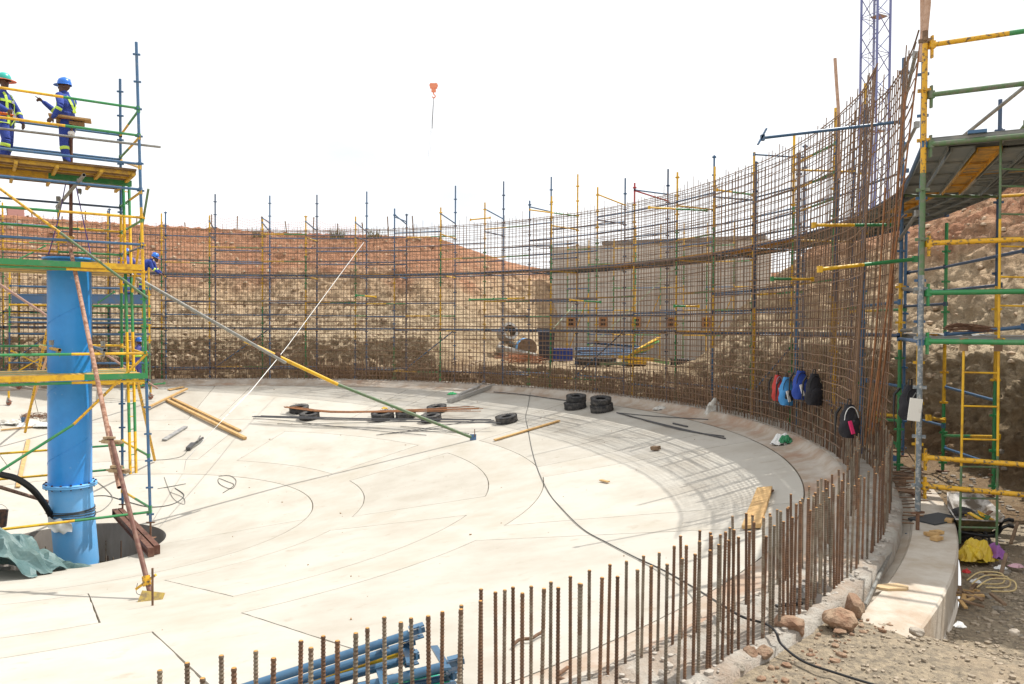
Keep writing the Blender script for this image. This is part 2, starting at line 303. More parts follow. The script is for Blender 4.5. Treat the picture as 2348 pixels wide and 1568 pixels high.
# ------------------------------------------------------------------ terrain: excavated banks, platform, gravel round the tank
def bank(r0, zt, w=8, zb=-2.35): return [(14.45, zb), (r0, zb+.02), (r0+.35, zb+1.0), (r0+.8, zb+1.9), (r0+1.8, -.0), (r0+w*.55, zt*.55), (r0+w, zt), (r0+w+4, zt), (70, zt), (700, zt)]
def plat(rb, zt, z0=-1.4): return [(14.45, -2.35), (15.7, -2.33), (15.95, -1.9), (16.3, z0-.06), (20, z0), (rb, z0+.02), (rb+2.5, z0+(zt-z0)*.6), (rb+4.5, zt), (70, zt), (700, zt)]
def flat(z1, z2, zi=-2.12): return [(13.9, zi), (14.3, zi+.01), (14.8, z1), (16, (z1+z2)/2), (17, z2), (19, z2), (22, z2), (26, z2), (70, z2), (700, z2)]
NODES = [(-180, flat(-1.9,-1.7)), (-60, flat(-1.96,-1.66,-1.99)), (-46, flat(-1.99,-1.80,-1.98)), (-41.8, flat(-1.98,-1.88,-1.99)), (-40.3, [(13.9,-2.03),(14.3,-2.04),(14.6,-2.10),(15.2,-2.05),(16.5,-1.98),(19,-1.7),(22,-1.2),(26,-.8),(70,-.8),(700,-.8)]), (-37.5, [(14.45,-2.36),(14.9,-2.33),(15.4,-2.28),(16.5,-2.1),(18,-1.5),(20,-.5),(22,.6),(26,1.5),(70,1.5),(700,1.5)]),
 (-28, [(14.45,-2.36),(15.6,-2.33),(16.0,-2.1),(16.4,-1.2),(17.2,-.6),(18.5,.7),(21,2.6),(26,3.8),(70,3.8),(700,3.8)]), (-18, bank(16.0,4.3,7.6)), (8, bank(16.0,4.9,7.8)), (15, bank(16.2,4.6,7.2)), (22, bank(16.3,4.5,7.0)), (30, [(14.45,-2.35),(15.9,-2.33),(16.2,-1.9),(17.0,-1.2),(18.5,.6),(20,2.3),(22,3.3),(25,3.9),(70,3.9),(700,3.9)]),
 (35, [(14.45,-2.35),(15.8,-2.33),(16.1,-1.9),(16.8,-1.4),(18.5,-.5),(20,1.0),(22,2.0),(25,2.9),(70,3.4),(700,3.4)]),
 (40, [(14.45,-2.35),(15.7,-2.33),(15.95,-1.9),(16.3,-1.5),(18.5,-1.35),(20,-1.1),(22,-.3),(25,.9),(70,3),(700,3)]), (47, plat(29,3.0)), (64, plat(27,3.0)), (68.5, [(14.45,-2.35),(16.0,-2.33),(16.4,-1.7),(18.5,-1.4),(22,-1.2),(23.5,.4),(25,2.0),(27,3.0),(70,3.0),(700,3.0)]),
 (74, bank(16.6,3.6,9)), (80, bank(16.4,4.55,8)), (100, bank(16.3,4.7,8)), (130, bank(16.3,4.9,8)), (150, bank(16.3,4.5,8)), (165, flat(-2.1,2)), (180, flat(-1.9,-1.7))]
NT = np.array([a for a, _ in NODES]); NR = np.array([[p[0] for p in q] for _, q in NODES]); NZ = np.array([[p[1] for p in q] for _, q in NODES])
thd = np.concatenate([np.arange(-178, -62, 2.0), np.arange(-62, -30, .22), np.arange(-30, 132, .21), np.arange(132, 182, 2.0)])
seg = [1, 12, 12, 12, 18, 22, 22, 10, 12, 5]; sp = [0.0]
ss = []
for i, k in enumerate([8, 14, 20, 24, 44, 54, 26, 12, 5]): ss += list(i+np.arange(k)/k)
ss.append(9.0); ss = np.array(ss)
PR = np.stack([np.interp(thd, NT, NR[:, j]) for j in range(10)], 1); PZz = np.stack([np.interp(thd, NT, NZ[:, j]) for j in range(10)], 1)
i0 = np.minimum(ss.astype(int), 8); fr = ss-i0
GR = PR[:, i0]*(1-fr)+PR[:, i0+1]*fr; GZ = PZz[:, i0]*(1-fr)+PZz[:, i0+1]*fr
# smooth the corners of the profile a little
for _ in range(2): GR[:, 1:-1] = (GR[:, :-2]+2*GR[:, 1:-1]+GR[:, 2:])/4; GZ[:, 1:-1] = (GZ[:, :-2]+2*GZ[:, 1:-1]+GZ[:, 2:])/4
GT = np.repeat(np.radians(thd)[:, None], len(ss), 1)
dr = np.gradient(GR, axis=1); dz = np.gradient(GZ, axis=1); ln = np.hypot(dr, dz)+1e-6; nr, nz = -dz/ln, dr/ln
arc = np.cumsum(ln, 1); steep = np.clip(np.abs(nr)*1.6, 0, 1); U = GT*17
amp = np.clip((GR-14.9)/1.2, 0, 1)*np.clip((60-GR)/20, 0.0, 1)
thdeg = np.degrees(GT); gravelz = (thdeg < -38) | (thdeg > 168)
big = fbm(U*.30+5, arc*.35, 3)*2.2; med = fbm(U*1.6, arc*1.8+4, 5, .6)*.42; fine = fbm(U*8.0, arc*8.0+U*3, 3, .8)*.36
rid = np.abs(fbm(U*5.5+arc*2.5, arc*2.4, 4, .65))*-.38
disp = amp*((big*.22+med+rid)*steep+fine*(.25+.75*steep)+med*.12)
disp = np.where(gravelz, amp*fbm(U*3, arc*3, 4)*.05+fbm(U*11, arc*11, 2)*.018*(GR < 20), disp)
GR2 = GR+nr*disp; GZ2 = GZ+nz*disp
bk = grid_obj('excavated_bank', CX+GR2*np.cos(GT), CY+GR2*np.sin(GT), GZ2, EARTH, smooth=True, flip=True, wrap=True); tag(bk, kind='structure')
bk.data.materials.append(GRAV)
gm = (gravelz & (GR < 60)) | ((thdeg < -20) & (GR < 15.7+ (thdeg < -36)*1.5))
n_, k_ = GR.shape; fm = gm[:, :-1].astype(int).reshape(-1); bk.data.polygons.foreach_set('material_index', fm)
# ------------------------------------------------------------------ concrete building far behind the wall
bl = thing('concrete_building', 'grey concrete building wall with small block-outs standing behind the rebar cage', 'building', (6.3, 37.5, -1.4))
BA = V((1.85, 38.6, 0)); BB = V((11.6, 34.6, 0)); bd = (BB-BA).normalized(); bn = V((bd.y, -bd.x, 0)); BL = (BB-BA).length; ZB, ZT = -1.55, 4.05
def bp_(s, z, off=0): return BA+bd*s+bn*off+V((0, 0, z))
rotb = Matrix((bd, -bn, V((0,0,1)))).transposed()
npan = 7; pw = BL/npan; op = [BL*(i+.5)/6.4+.35 for i in range(6)]
mb = MB(); mb.box(bp_(BL/2, (ZB+ZT)/2, -.45), (BL, .5, ZT-ZB), rotb); mb.build('wall_core', CONCB, bl)
for i in range(npan):
    for j in range(3):
        z0 = ZB+(ZT-ZB)*j/3; z1 = ZB+(ZT-ZB)*(j+1)/3
        MB().box(bp_(pw*(i+.5), (z0+z1)/2, -.12), (pw-.025, .16, z1-z0-.025), rotb).build('wall_panel', CONCB, bl)
for s in op:
    f = MB()
    for a, b in ((-.17, 0), (.17, 0)): f.box(bp_(s+a, .28, 0), (.09, .14, .44), rotb)
    for z in (.08, .28, .48): f.box(bp_(s, z, .003), (.42, .12, .08), rotb)
    fo = f.build('block_out', mat('orange_form_ply', (.36,.17,.07), .8, coord=W), bl)
    MB().box(bp_(s, .28, -.02), (.26, .1, .34), rotb).build('shade_block', mat('painted_opening_shade', (.05,.035,.03), .9), fo)  # solid dark block; shade inside the block-out is put into its colour
MB().box(bp_(BL*.62, ZT+.09, -.4), (BL*.72, .9, .18), rotb).build('deck_edge', mat('grey_ply', (.19,.18,.17), .8, 0, (.26,.23,.20), 3, coord=W), bl)
# ------------------------------------------------------------------ scaffold pieces
def standard(parent, a, b, segs, r=.0262, first=.12, singles=False, rot=0.6):
    """upright tube from a to b; segs = [(fraction, material)...]; pairs of V-pressings every 0.5 m"""
    a = V(a); b = V(b); ms = []; mb = MB(); f0 = 0
    for f1, m in segs:
        if m not in ms: ms.append(m)
        mb.tube([lerp(a, b, f0), lerp(a, b, f1)], r, 10, ms.index(m)); f0 = f1
    def cup(p, mb2, m):
        for k in (0, 1):
            q = Matrix.Rotation(rot+k*math.pi/2, 3, 'Z'); mb2.box(p+V((0, 0, k*.004)), (.125, .03, .032), q, m)
    Lh = (b-a).length; z = first; cups = []
    while z < Lh-.03:
        f = z/Lh; m = next(mm for ff, mm in segs if f <= ff+1e-6); cups.append((a+(b-a)*f, m)); z += .495
    if not singles:
        for p, m in cups: cup(p, mb, ms.index(m))
    o = mb.build('standard', ms, parent)
    if singles:
        for p, m in cups: c = MB(); cup(p, c, 0); c.build('socket', m, o)
    return o
def ledger(parent, a, b, m1, m2=None, sp=.5, r=.0225, clip=True, name='ledger', wedge=False):
    a = V(a); b = V(b); mb = MB(); ms = [m1]+([m2] if m2 else []); d = (b-a).normalized()
    if m2: mb.tube([a, lerp(a, b, sp)], r, 8, 0); mb.tube([lerp(a, b, sp), b], r, 8, 1)
    else: mb.tube([a, b], r, 8, 0)
    if clip:
        for p, k in ((a, 0), (b, len(ms)-1)):
            mb.box(p, (.05, .05, .075), None, k)
            if wedge: mb.box(p+V((0, 0, -.02)), (.018, .035, .22), None, k)
    return mb.build(name, ms, parent)

# ------------------------------------------------------------------ ring scaffold outside the wall
RI, RO_ = 14.15, 15.46
TS = [156, 148.5, 141.5, 134.5, 128, 121.5, 115.4, 108.4, 101.8, 94.2, 87.7, 80.0, 73.8, 66.3, 59.0, 51.5, 47.8, 40.0, 33.7, 26.4, 20.0, 13.2, 6.2, -1.3, -7.0, -14.4, -21.4, -28.6]
TO = [156, 148.5, 141.5, 134.5, 128, 121.5, 115.4, 108.4, 101.87, 94.35, 87.6, 80.24, 74.2, 66.7, 59.2, 51.75, 47.6, 40.2, 33.6, 26.6, 20.3, 13.2, 6.2, -1.3, -6.9, -14.0, -21.0, -28.0]
ring = thing('ring_scaffold', 'long curved blue, yellow and green tube scaffold round the outside of the rebar wall', 'scaffold', (CX, CY, -2.35))
outer_top = {101.87:5.05, 94.35:5.05, 87.6:5.1, 80.24:5.2, 74.2:4.3, 66.7:5.25, 59.2:5.25, 51.75:5.2, 47.6:5.15, 40.2:4.75, 33.6:4.75, 26.6:4.8, -14.0:3.2, -1.3:1.9, -6.9:1.75}
in_top = {87.7:4.1, 73.8:4.3, 66.3:4.25, 59.0:4.3, 51.5:4.2, 47.8:4.25, 40.0:4.3, 33.7:4.2, 26.4:4.2, -14.4:3.75, -21.4:3.45, -28.6:3.35}
icols = [[(.45,GRN),(1,YEL)], [(.3,GRN),(.55,YEL),(.75,GRN),(1,YEL)], [(.25,BLUE),(.5,YEL),(.75,GRN),(1,YEL)]]
NZT = {}
for i, (ti, to) in enumerate(zip(TS, TO)):
    zo = outer_top.get(to, 4.3); zi = in_top.get(ti, 4.05)
    oc = [(1, BLUE if i % 2 else DBLUE)]
    if i == 16: oc = [(.45, DBLUE), (1, YEL)]
    if abs(to+6.9) < .1: oc = [(.27,GRN),(.52,YEL),(1,GRN)]
    if abs(to+14.0) < .1: oc = [(.29,GRN),(.53,YEL),(1,DBLUE)]
    ic = icols[(i-3) % 3]
    if i in (12, 15): ic = [(.2,GRN),(.45,BLUE),(.6,YEL),(1,BLUE)]
    if i == 18: ic = [(.5,YEL),(.9,YEL),(1,RED)]
    if abs(ti+14.4) < .1: ic = [(.30,GRN),(.46,YEL),(1,BLUE)]
    if abs(ti+21.4) < .1: ic = [(.10,YEL),(.37,YEL),(1,BLUE)]
    near = to < -5; P2 = abs(ti+14.4) < .1
    ti2 = -15.48 if P2 else ti
    if ti > -28: standard(ring, pol(RI+(.01 if P2 else 0), ti2, -2.0), pol(RI, ti2, zi), ic, singles=near, rot=R(ti))
    if to > -20: standard(ring, pol(RO_, to, -2.3), pol(RO_, to, zo), oc, singles=near, rot=R(to))
    NZT[i] = (zi, zo)
S1a = P(2108, 1160, 7.72); S1b = P(2112.5, 50, 7.72)
Hh = (S1b-S1a).length
standard(ring, S1a, S1b, [(.49, GREYS), (.70, GRNW), (.965, YELW), (1, WOODO)], r=.027, first=.26, singles=True, rot=R(-28))
jk = MB(); jb = P(2108, 1216, 7.72); jk.tube([jb, S1a+V((0,0,.1))], .019, 8, 0); jk.box(jb+V((0,0,.004)), (.16, .16, .008), Matrix.Rotation(.3, 3, 'Z'), 1); jk.box(lerp(jb, S1a, .93), (.15, .03, .02), Matrix.Rotation(.3, 3, 'Z'), 0); jk.build('screw_jack', [RUST, DBLUE], ring)
for k, (t, r) in enumerate([(-15.48, RI), (-21.4, RI), (-14.0, RO_), (-6.9, RO_), (-1.3, RO_)]):
    a = pol(r, t, -2.32 if r > 15 else -2.0); jk = MB(); jk.tube([a-V((0,0,.0)), a+V((0,0,.35))], .018, 8, 0); jk.box(a+V((0,0,.005)), (.15,.15,.01), None, 0); jk.box(a+V((0,0,.3)), (.14,.03,.02), None, 0); jk.build('screw_jack', RUST, ring)
def rp(i, inner, z):
    t = (TS if inner else TO)[i]
    if inner and i == 25: t = -15.48
    return pol(RI if inner else RO_, t, z)
cyc = [BLUE, DBLUE, BLUE, DBLUE, YEL, DBLUE, BLUE, GRN]
rr = random.Random(3)
for i in range(len(TS)-1):
    for z in (-1.6, -.1, .4, .9, 1.88, 2.38, 2.88, 3.38):
        for inner in (True, False):
            if i >= 25 and inner: continue
            if i >= 24 and not inner: continue
            if i >= 23 and z > 1.9: continue
            if rr.random() < (.30 if z not in (-.1, 1.88) else 0) : continue
            dz = rr.uniform(-.03, .03); m = rr.choice(cyc) if z not in (-.1, 1.88) else DBLUE
            m2 = None
            if m in (YEL,) or (m is GRN): m, m2 = YEL, GRN
            ledger(ring, rp(i, inner, z+dz), rp(i+1, inner, z+dz), m, m2, clip=True)
    for z in (-.14, 1.84, 3.3 if i % 3 else 4.0):
        if i < 23: ledger(ring, rp(i, True, z+.0), rp(i, False, z), [BLUE, YEL, DBLUE][i % 3], None, name='transom')
    if i < 23 and i % 4 == 0: ledger(ring, rp(i, False, -1.6), rp(i+1, False, -.1), YEL if i % 8 == 1 else BLUE, None, name='brace')
# transoms that reach from the short inner standards to the tall outer ones, seen above the mesh
for i in (8, 9, 10, 11, 12, 13, 14, 17, 18):
    z = NZT[i][0]-.22; ledger(ring, rp(i, True, z), rp(i, False, z-.18), [BLUE, BLUE, BLUE, BLUE, BLUE, BLUE, BLUE, YEL, RED][[8,9,10,11,12,13,14,17,18].index(i)], None, name='transom')
ledger(ring, rp(15, True, 3.9), rp(16, False, 3.75), YEL, GRN, name='transom')
# walkway boards
PLK = mat('grey_steel_plank', (.17,.18,.175), .6, .2, (.25,.24,.21), 5, (.45,.65), coord=W, rnd=.2)
PLKY = mat('yellow_steel_plank', (.62,.30,.02), .6, 0, (.35,.18,.03), 7, coord=W)
PLKB = mat('brown_deck_timber', (.16,.10,.06), .85, 0, (.24,.16,.10), 7, coord=W, rnd=.2)
def deckboard(a, b, w, m, parent, h=.045, ribs=True):
    mb = MB(); mb.bar(a, b, w, .012, 0)
    d = (V(b)-V(a)).normalized(); s = d.cross(V((0,0,1))).normalized()
    for k in (-1, 1): mb.bar(V(a)+s*(w/2-.006)*k-V((0,0,h/2)), V(b)+s*(w/2-.006)*k-V((0,0,h/2)), .012, h, 0)
    if ribs:
        n = 4
        for j in range(1, n): p = lerp(a, b, j/n)-V((0,0,.022)); mb.bar(p-s*(w/2-.015), p+s*(w/2-.015), .02, .02, 0)
    return mb.build('deck_board', m, parent)
for i in range(len(TS)-3):
    for z in (-.06, 1.92):
        for j in range(5):
            if (i < 15 and z > 0 and j > 1) or (i < 16 and z < 0 and j > 1): continue
            f = (j+.5)/5; a = lerp(rp(i, True, z), rp(i, False, z), f); b = lerp(rp(i+1, True, z), rp(i+1, False, z), f)
            e = (b-a)*.008; m = PLK if (i*7+j*3+int(z > 0)) % 6 else PLKY
            if i >= 23: m = PLK if (i+j) % 5 else PLKY
            if i in (19, 20, 21) and j == 0: m = PLKY
            deckboard(a+e, b-e, .235, m, ring)
# high deck and lower deck of the nearest bay on the right (bay runs outward to the right and towards us)
Lr = (P(2133, 321, 7.72)-P(2108, 321, 7.72)); n_u = V((.88, -.48, 0)).normalized(); n_r = V((math.cos(R(-14)), math.sin(R(-14)), 0))
N1 = V((S1a.x, S1a.y, 0)); N2 = N1+n_u*2.5; O1 = V(pol(RO_, -14.0, 0)); O2 = O1+n_u*2.5; M1 = V(pol(RI, -21.4, 0)); M2 = V(pol(RI, -15.48, 0))
def zN(v): return P(2113, v, 7.72).z
for v, m1, m2, sp in ((94, YELW, GRN, .265), (208, GRNW, YELW, .40), (321, GRNW, YELW, .44), (547, YELW, GRN, .49), (660, GRN, YELW, .49), (771, GRN, YELW, .36), (1036, YELW, GRN, .42), (1101, YELW, GRN, .53)):
    z = zN(v); ledger(ring, N1+n_u*.06+V((0,0,z)), N2+V((0,0,z)), m1, m2, sp, r=.026, wedge=True)
standard(ring, N2+V((0,0,-2.0)), N2+V((0,0,3.4)), [(.5,GRN),(1,YELW)])
standard(ring, O2+V((0,0,-2.2)), O2+V((0,0,3.3)), [(.5,BLUE),(1,YELW)])
standard(ring, M2+n_u*2.45+V((0,0,-2.2)), M2+n_u*2.45+V((0,0,2.6)), [(.5,BLUE),(1,GRN)])
for z in (1.86, -.12):
    ledger(ring, O1+V((0,0,z)), O2+V((0,0,z)), YELW, GRN, .5); ledger(ring, N2+V((0,0,z)), O2+V((0,0,z)), GRNW, YELW, .5); ledger(ring, N1+V((0,0,z)), M2+V((0,0,z)), BLUE, None); ledger(ring, M2+V((0,0,z)), O1+V((0,0,z)), GRNW, None, name='transom')
za = 1.91
w_dir = (O1-N1); w_dir.z = 0; wl = w_dir.length; w_dir.normalize()
for j in range(14):
    p = N1+w_dir*(.12+.236*j); 
    if .12+.236*j > wl-.05: break
    L0 = 2.45; m = PLK if j not in (3, 8) else PLKY
    deckboard(p+V((0,0,za)), p+n_u*L0+V((0,0,za)), .225, m, ring)
# planks of the bay between the ring and the near standards
for j in range(5):
    f = (j+.5)/5; a = lerp(M2, O1, f)+V((0,0,za+.0)); b = lerp(N1, N1+(O1-M2), f)+V((0,0,za)); deckboard(a, lerp(a, b, .98)-V((0,0,.06)), .22, PLK if j != 2 else PLKY, ring)
zl = -.07
for j in range(5):
    p = lerp(N1, O1, .08+.2*j)+V((0,0,zl)); deckboard(p, p+n_u*2.45, .23, PLK if j != 1 else PLKB, ring)
for j in range(3):
    f = (j+.5)/3; deckboard(lerp(M2, O1, f)+V((0,0,zl+.01)), lerp(N1, O1, f)+V((0,0,zl-.045)), .23, PLK, ring)
# short pressed clips over the edge of the top deck
for f in (.13, .55, .80, 1.1): MB().box(N1+n_u*(.25+1.6*f)+V((0,0,1.925)), (.16,.09,.03), Matrix.Rotation(-.5, 3, 'Z')).build('plank_clip', BLUE, ring)
# braces and raking tubes seen between the near standards
for u0, v0, Y0, u1, v1, Y1, m1, m2 in (
    (2058, 540, 10.7, 2098, 478, 9.3, GALV, None), (2068, 650, 10.7, 2098, 655, 9.3, GALV, None), (2065, 747, 10.7, 2098, 745, 9.3, GALV, None),
    (2052, 1040, 10.6, 2005, 965, 11.5, BLUE, None), (2065, 875, 10.7, 1990, 862, 12.5, BLUE, None), (2010, 938, 11.6, 2063, 944, 10.7, YEL, None), (2010, 951, 11.6, 2063, 953, 10.7, GRN, None),
    (2130, 946, 9.5, 2165, 951, 12.4, YEL, None), (2167, 875, 12.6, 2285, 906, 10.8, BLUE, None), (2167, 1015, 12.6, 2283, 1053, 10.8, BLUE, None), (2165, 987, 12.6, 2290, 988, 10.8, GRN, YEL),
    (2080, 614, 14.1, 2165, 600, 12.6, DBLUE, None), (2165, 600, 12.6, 2347, 560, 9.6, DBLUE, None), (2080, 657, 14.1, 2165, 655, 12.6, DBLUE, None), (2165, 655, 12.6, 2290, 640, 10.8, DBLUE, None),
    (2190, 310, 9.7, 2347, 180, 8.8, GALV, None), (2300, 330, 9.7, 2347, 268, 9.0, GRNW, None), (2170, 755, 9.8, 2347, 735, 8.6, BLUE, None),
    (2090, 115, 9.25, 2063, 240, 10.6, GALV, None), (2095, 275, 9.25, 2062, 345, 10.6, GALV, None), (2096, 370, 9.25, 2058, 425, 10.6, GALV, None),
    (2095, 583, 9.3, 1877, 609, 9.0, GRN, YEL), (2062, 505, 10.7, 1862, 508, 10.3, GRN, YEL), (2060, 268, 10.6, 1742, 309, 10.2, BLUE, None),
    (1860, 632, 13.2, 1768, 632, 12.6, YEL, GRN), (1616, 477, 18.8, 1484, 472, 18.4, GRN, YEL), (1722, 440, 18.2, 1640, 430, 19.2, GRN, YEL), (1600, 697, 18.5, 1545, 697, 18.3, YEL, GRN),
    (1375, 690, 21.9, 1305, 686, 21.8, GRN, YEL), (1200, 683, 25, 1130, 686, 25, YEL, GRN), (1130, 686, 25.2, 1075, 688, 25, GRN, None), (860, 684, 26, 815, 681, 26, YEL, GRN), (1120, 500, 26, 1075, 505, 26, YEL, None)):
    ledger(ring, P(u0, v0, Y0), P(u1, v1, Y1), m1, m2, .55, name='tube')
# wedge hook at the open end of the blue tube
p = P(1742, 309, 10.2); MB().bar(p+V((-.06,0,-.09)), p+V((.05,0,.12)), .05, .02, 0).build('wedge_clip', BLUE, ring)

# ------------------------------------------------------------------ the rebar cage wall (two curtains of bars)
cage = thing('rebar_cage_wall', 'tall curved curtain wall of crossed reinforcing bars round the far side of the tank', 'rebar wall', pol(13.65, 55, zr))
T_END, T_BEG = -17.5, 158.0
rr = random.Random(11); vb = []
for lay, rad in ((0, 13.485), (1, 13.80)):
    t = T_END+(0 if lay == 0 else -2.2); step = math.degrees(.143/rad)
    while t < T_BEG:
        zt = 3.50+rr.uniform(-.06, .12)+(.15 if rr.random() < .1 else 0)
        if t > 100: zt -= .02
        k = (t-T_END)
        vb.append((t+rr.uniform(-.07, .07), rad, zt, rr.uniform(-.12, .12))); t += step
vb.sort(key=lambda q: q[0]); rest = MB()
protos = {}
def outw(t, z): return .24*max(0, (z-zr)/5.4)**1.3*min(1, max(0, (12-t)/25))
def vbar(t, rad, zt, lean, mb=None):
    a = pol(rad, t, zr-.02); b = pol(rad+outw(t, zt), t+lean, zt); own = mb is None; mb = mb or MB()
    mid = lerp(a, b, .5)+V((rr.uniform(-.012,.012), rr.uniform(-.012,.012), 0))
    mb.tube([a, mid, b], .0080 if t < 30 else .0068, 5, 0, cap=False)
    if own: mb.build('vertical_bar', REBD, cage)
for i, q in enumerate(vb):
    if i < 190: vbar(*q)
    else: vbar(*q, mb=rest)
tag(rest.build('distant_vertical_bars', REBD, cage), 'further vertical bars of the same wall', kind='stuff')
for lay, rad in ((0, 13.465), (1, 13.82)):
    for k in range(37):
        z = zr+.18+k*.1475+rr.uniform(-.015, .015)
        if k > 35: z = 3.47
        te = T_END+rr.uniform(-2.0, .8)+(0 if lay == 0 else -3.0)
        if lay == 1 and k > 20 and k % 3 == 0: te = -23.0
        if lay == 0 and k < 4: te += 5
        pts = []; n = 140
        for j in range(n+1):
            t = te+(T_BEG-te)*j/n; wob = .010*math.sin(t*.35+k)+.008*math.sin(t*1.3+k*2)
            pts.append(pol(rad+outw(t, z)+rr.uniform(-.006,.006), t, z+wob*(1.0 if k % 2 else .6)))
        MB().tube(pts, .0070 if k % 6 else .010, 5, 0).build('horizontal_bar', REBD, cage)
        if k % 4 == 1:   # lapped second bar on part of the run
            t0 = rr.uniform(-14, 90); pts = [pol(rad+outw(t0+j*.8, z), t0+j*.8, z+.025+.015*math.sin(j*.4+k)) for j in range(40)]
            MB().tube(pts, .008, 5, 0).build('lap_bar', REB, cage)
# tall raking bars tied at the open end of the cage
for u0, v0, Y0, u1, v1, Y1 in ((1995, 985, 9.9, 2110, 0, 9.0), (2003, 985, 10, 2068, 200, 9.6), (2012, 960, 10.1, 2048, 560, 9.8), (1985, 1010, 9.9, 2025, 420, 9.9), (2020, 975, 10.1, 2045, 620, 9.9)):
    MB().tube([P(u0, v0, Y0), lerp(P(u0, v0, Y0), P(u1, v1, Y1), .5)+V((.03,0,0)), P(u1, v1, Y1)], .011, 6).build('raking_bar', mat('orange_rust_rebar', (.30,.13,.05), .8, 0, (.18,.08,.04), 12, coord=W), cage)
# ------------------------------------------------------------------ starter bars in the rim
def ribbed(h, r=.0088):
    mb = MB(); n = int(h/.016); prof = []
    for i in range(n):
        z = i*.016; prof += [(r, z), (r, z+.010), (r*1.22, z+.012), (r*1.22, z+.015)]
    prof.append((r, h)); mb.lathe(prof, 8, m=0); mb.lathe([(r, h), (0, h+.002)], 8, m=1, smooth=False); return mb
bars = {}
for k, h in enumerate((.59, .63, .66, .71, .75, .79)):
    for q, m in enumerate((REB, REBG)): bars[(k, q)] = ribbed(h).mesh('starter_bar', [m, REBT], (0,0,0))
rr = random.Random(5); cnt = 0; rest = MB()
spots = []
for lay, rad in ((0, 13.475), (1, 13.81)):
    t = -74+.2*lay
    while t < 158: spots.append((t, rad, lay)); t += math.degrees(.136/rad)
spots.sort(key=lambda s: (pol(s[1], s[0], 0)).length)
MEAS = [(1500+.511*x, 2200+.511*y) for x, y in ((112,540),(226,575),(331,540),(460,520),(549,485),(673,470),(701,435),(843,390),(861,310),(978,325),(1037,315),(1110,290),(1179,330),(1249,277),(1328,287),(1401,245),(1459,288),(1557,200),(1624,257))]
MEAS += [(2300+.533*x, 1900+.533*y) for x, y in ((57,808),(131,706),(209,758),(272,660),(337,750),(404,633),(500,698),(525,593),(591,670),(646,565),(707,653),(757,517),(800,612),(851,508),(914,573),(954,476),(1019,542),(1040,442),(1096,505),(1131,405),(1177,472),(1203,390),(1254,447),(1325,407),(1365,335),(1433,300),(1437,437),(1489,281),(1509,352),(1560,250),(1589,323),(1623,223),(1646,292),(1669,192),(1708,181),(1712,257),(1760,150),(1770,235),(1793,130),(1818,212),(1829,107),(1865,95),(1858,192),(1897,72),(1900,172),(1935,55),(1942,142),(1969,40),(1985,122),(2004,10),(2027,100))]
MEAS += [(500+.6388*x, 2300+.6388*y) for x, y in ((235,625),(427,573),(530,670),(632,528),(720,597),(845,493),(937,547),(1114,428),(1184,475),(1268,401),(1355,425),(1459,372),(1547,343))]
NEARB = []; tmax = {0: -99, 1: -99}
for fx_, fy_ in MEAS:      # each bar stands where its row (r 13.475 or 13.81) meets the sight line measured in the photograph
    d = ray(fx_/1.7452, fy_/1.7452); m = d.x/d.y; best = None
    for lay, rad, h0_ in ((0, 13.475, .635), (1, 13.81, .72)):
        a = 1+m*m; b = -2*(CX*m+CY); c = CX*CX+CY*CY-rad*rad; Y = (-b-math.sqrt(max(0, b*b-4*a*c)))/2/a; p = d*(Y/d.y); h = p.z-zr
        if best is None or abs(h-h0_) < best[0]: best = (abs(h-h0_), lay, rad, p.x, p.y, h)
    _, lay, rad, x_, y_, h = best; NEARB.append((x_, y_, min(.82, max(.55, h)), lay)); tmax[lay] = max(tmax[lay], math.degrees(math.atan2(y_-CY, x_-CX)))
def place(x_, y_, h, near_, lean):
    global cnt
    k = int(np.argmin([abs(h-q) for q in (.59, .63, .66, .71, .75, .79)])); hb_ = (.59, .63, .66, .71, .75, .79)[k]
    o = bpy.data.objects.new('starter_bar', bars[(k, 0 if rr.random() < .5 else 1)]); COL.objects.link(o); o.location = (x_, y_, zr-.01); o.scale.z = (h+.01)/hb_; o.rotation_euler = (rr.gauss(0, lean), rr.gauss(0, lean), rr.uniform(0, 6)); cnt += 1
    return tag(o, 'rusty ribbed starter bar standing in the rough rim of the concrete tank, nearer the camera' if near_ else 'rusty ribbed starter bar standing in the tank rim at the foot of the rebar wall', 'rebar', 'starter bars along the open rim' if near_ else 'starter bars under the rebar wall')
for x_, y_, h, lay in NEARB: place(x_, y_, h, True, .010)
spots = [q for q in spots if q[0] > tmax[q[2]]+.4 or q[0] < -67]
for t, rad, lay in spots:
    near = cnt < 296
    inrun = t > T_END-2
    if not near:
        a = pol(rad+rr.uniform(-.02,.02), t+.18, zr-.01); b = pol(rad+rr.uniform(-.03,.03), t+.18+rr.uniform(-.15,.15), zr+.72+rr.uniform(-.07,.09)); rest.tube([a, b], .0105, 4, cap=False); continue
    o = bpy.data.objects.new('starter_bar', bars[(rr.randrange(3)+3*lay if not inrun else rr.choice((2,3)), 0 if rr.random() < .5 else 1)]); COL.objects.link(o)
    o.location = pol(rad+rr.uniform(-.015,.015), t+rr.uniform(-.1,.1), zr-.01); s = .017
    o.rotation_euler = (rr.gauss(0, s), rr.gauss(0, s), rr.uniform(0, 6))
    if rr.random() < .045 and not inrun: o.rotation_euler.y += rr.choice((-.08, .08, .10))
    th = 'rusty ribbed starter bar standing in the rough rim of the concrete tank, nearer the camera' if not inrun else 'rusty ribbed starter bar standing in the tank rim at the foot of the rebar wall'
    tag(o, th, 'rebar', 'starter bars along the open rim' if not inrun else 'starter bars under the rebar wall'); cnt += 1
tag(rest.build('distant_starter_bars', REBD), 'dense row of starter bars along the far foot of the rebar wall', 'rebar', kind='stuff')
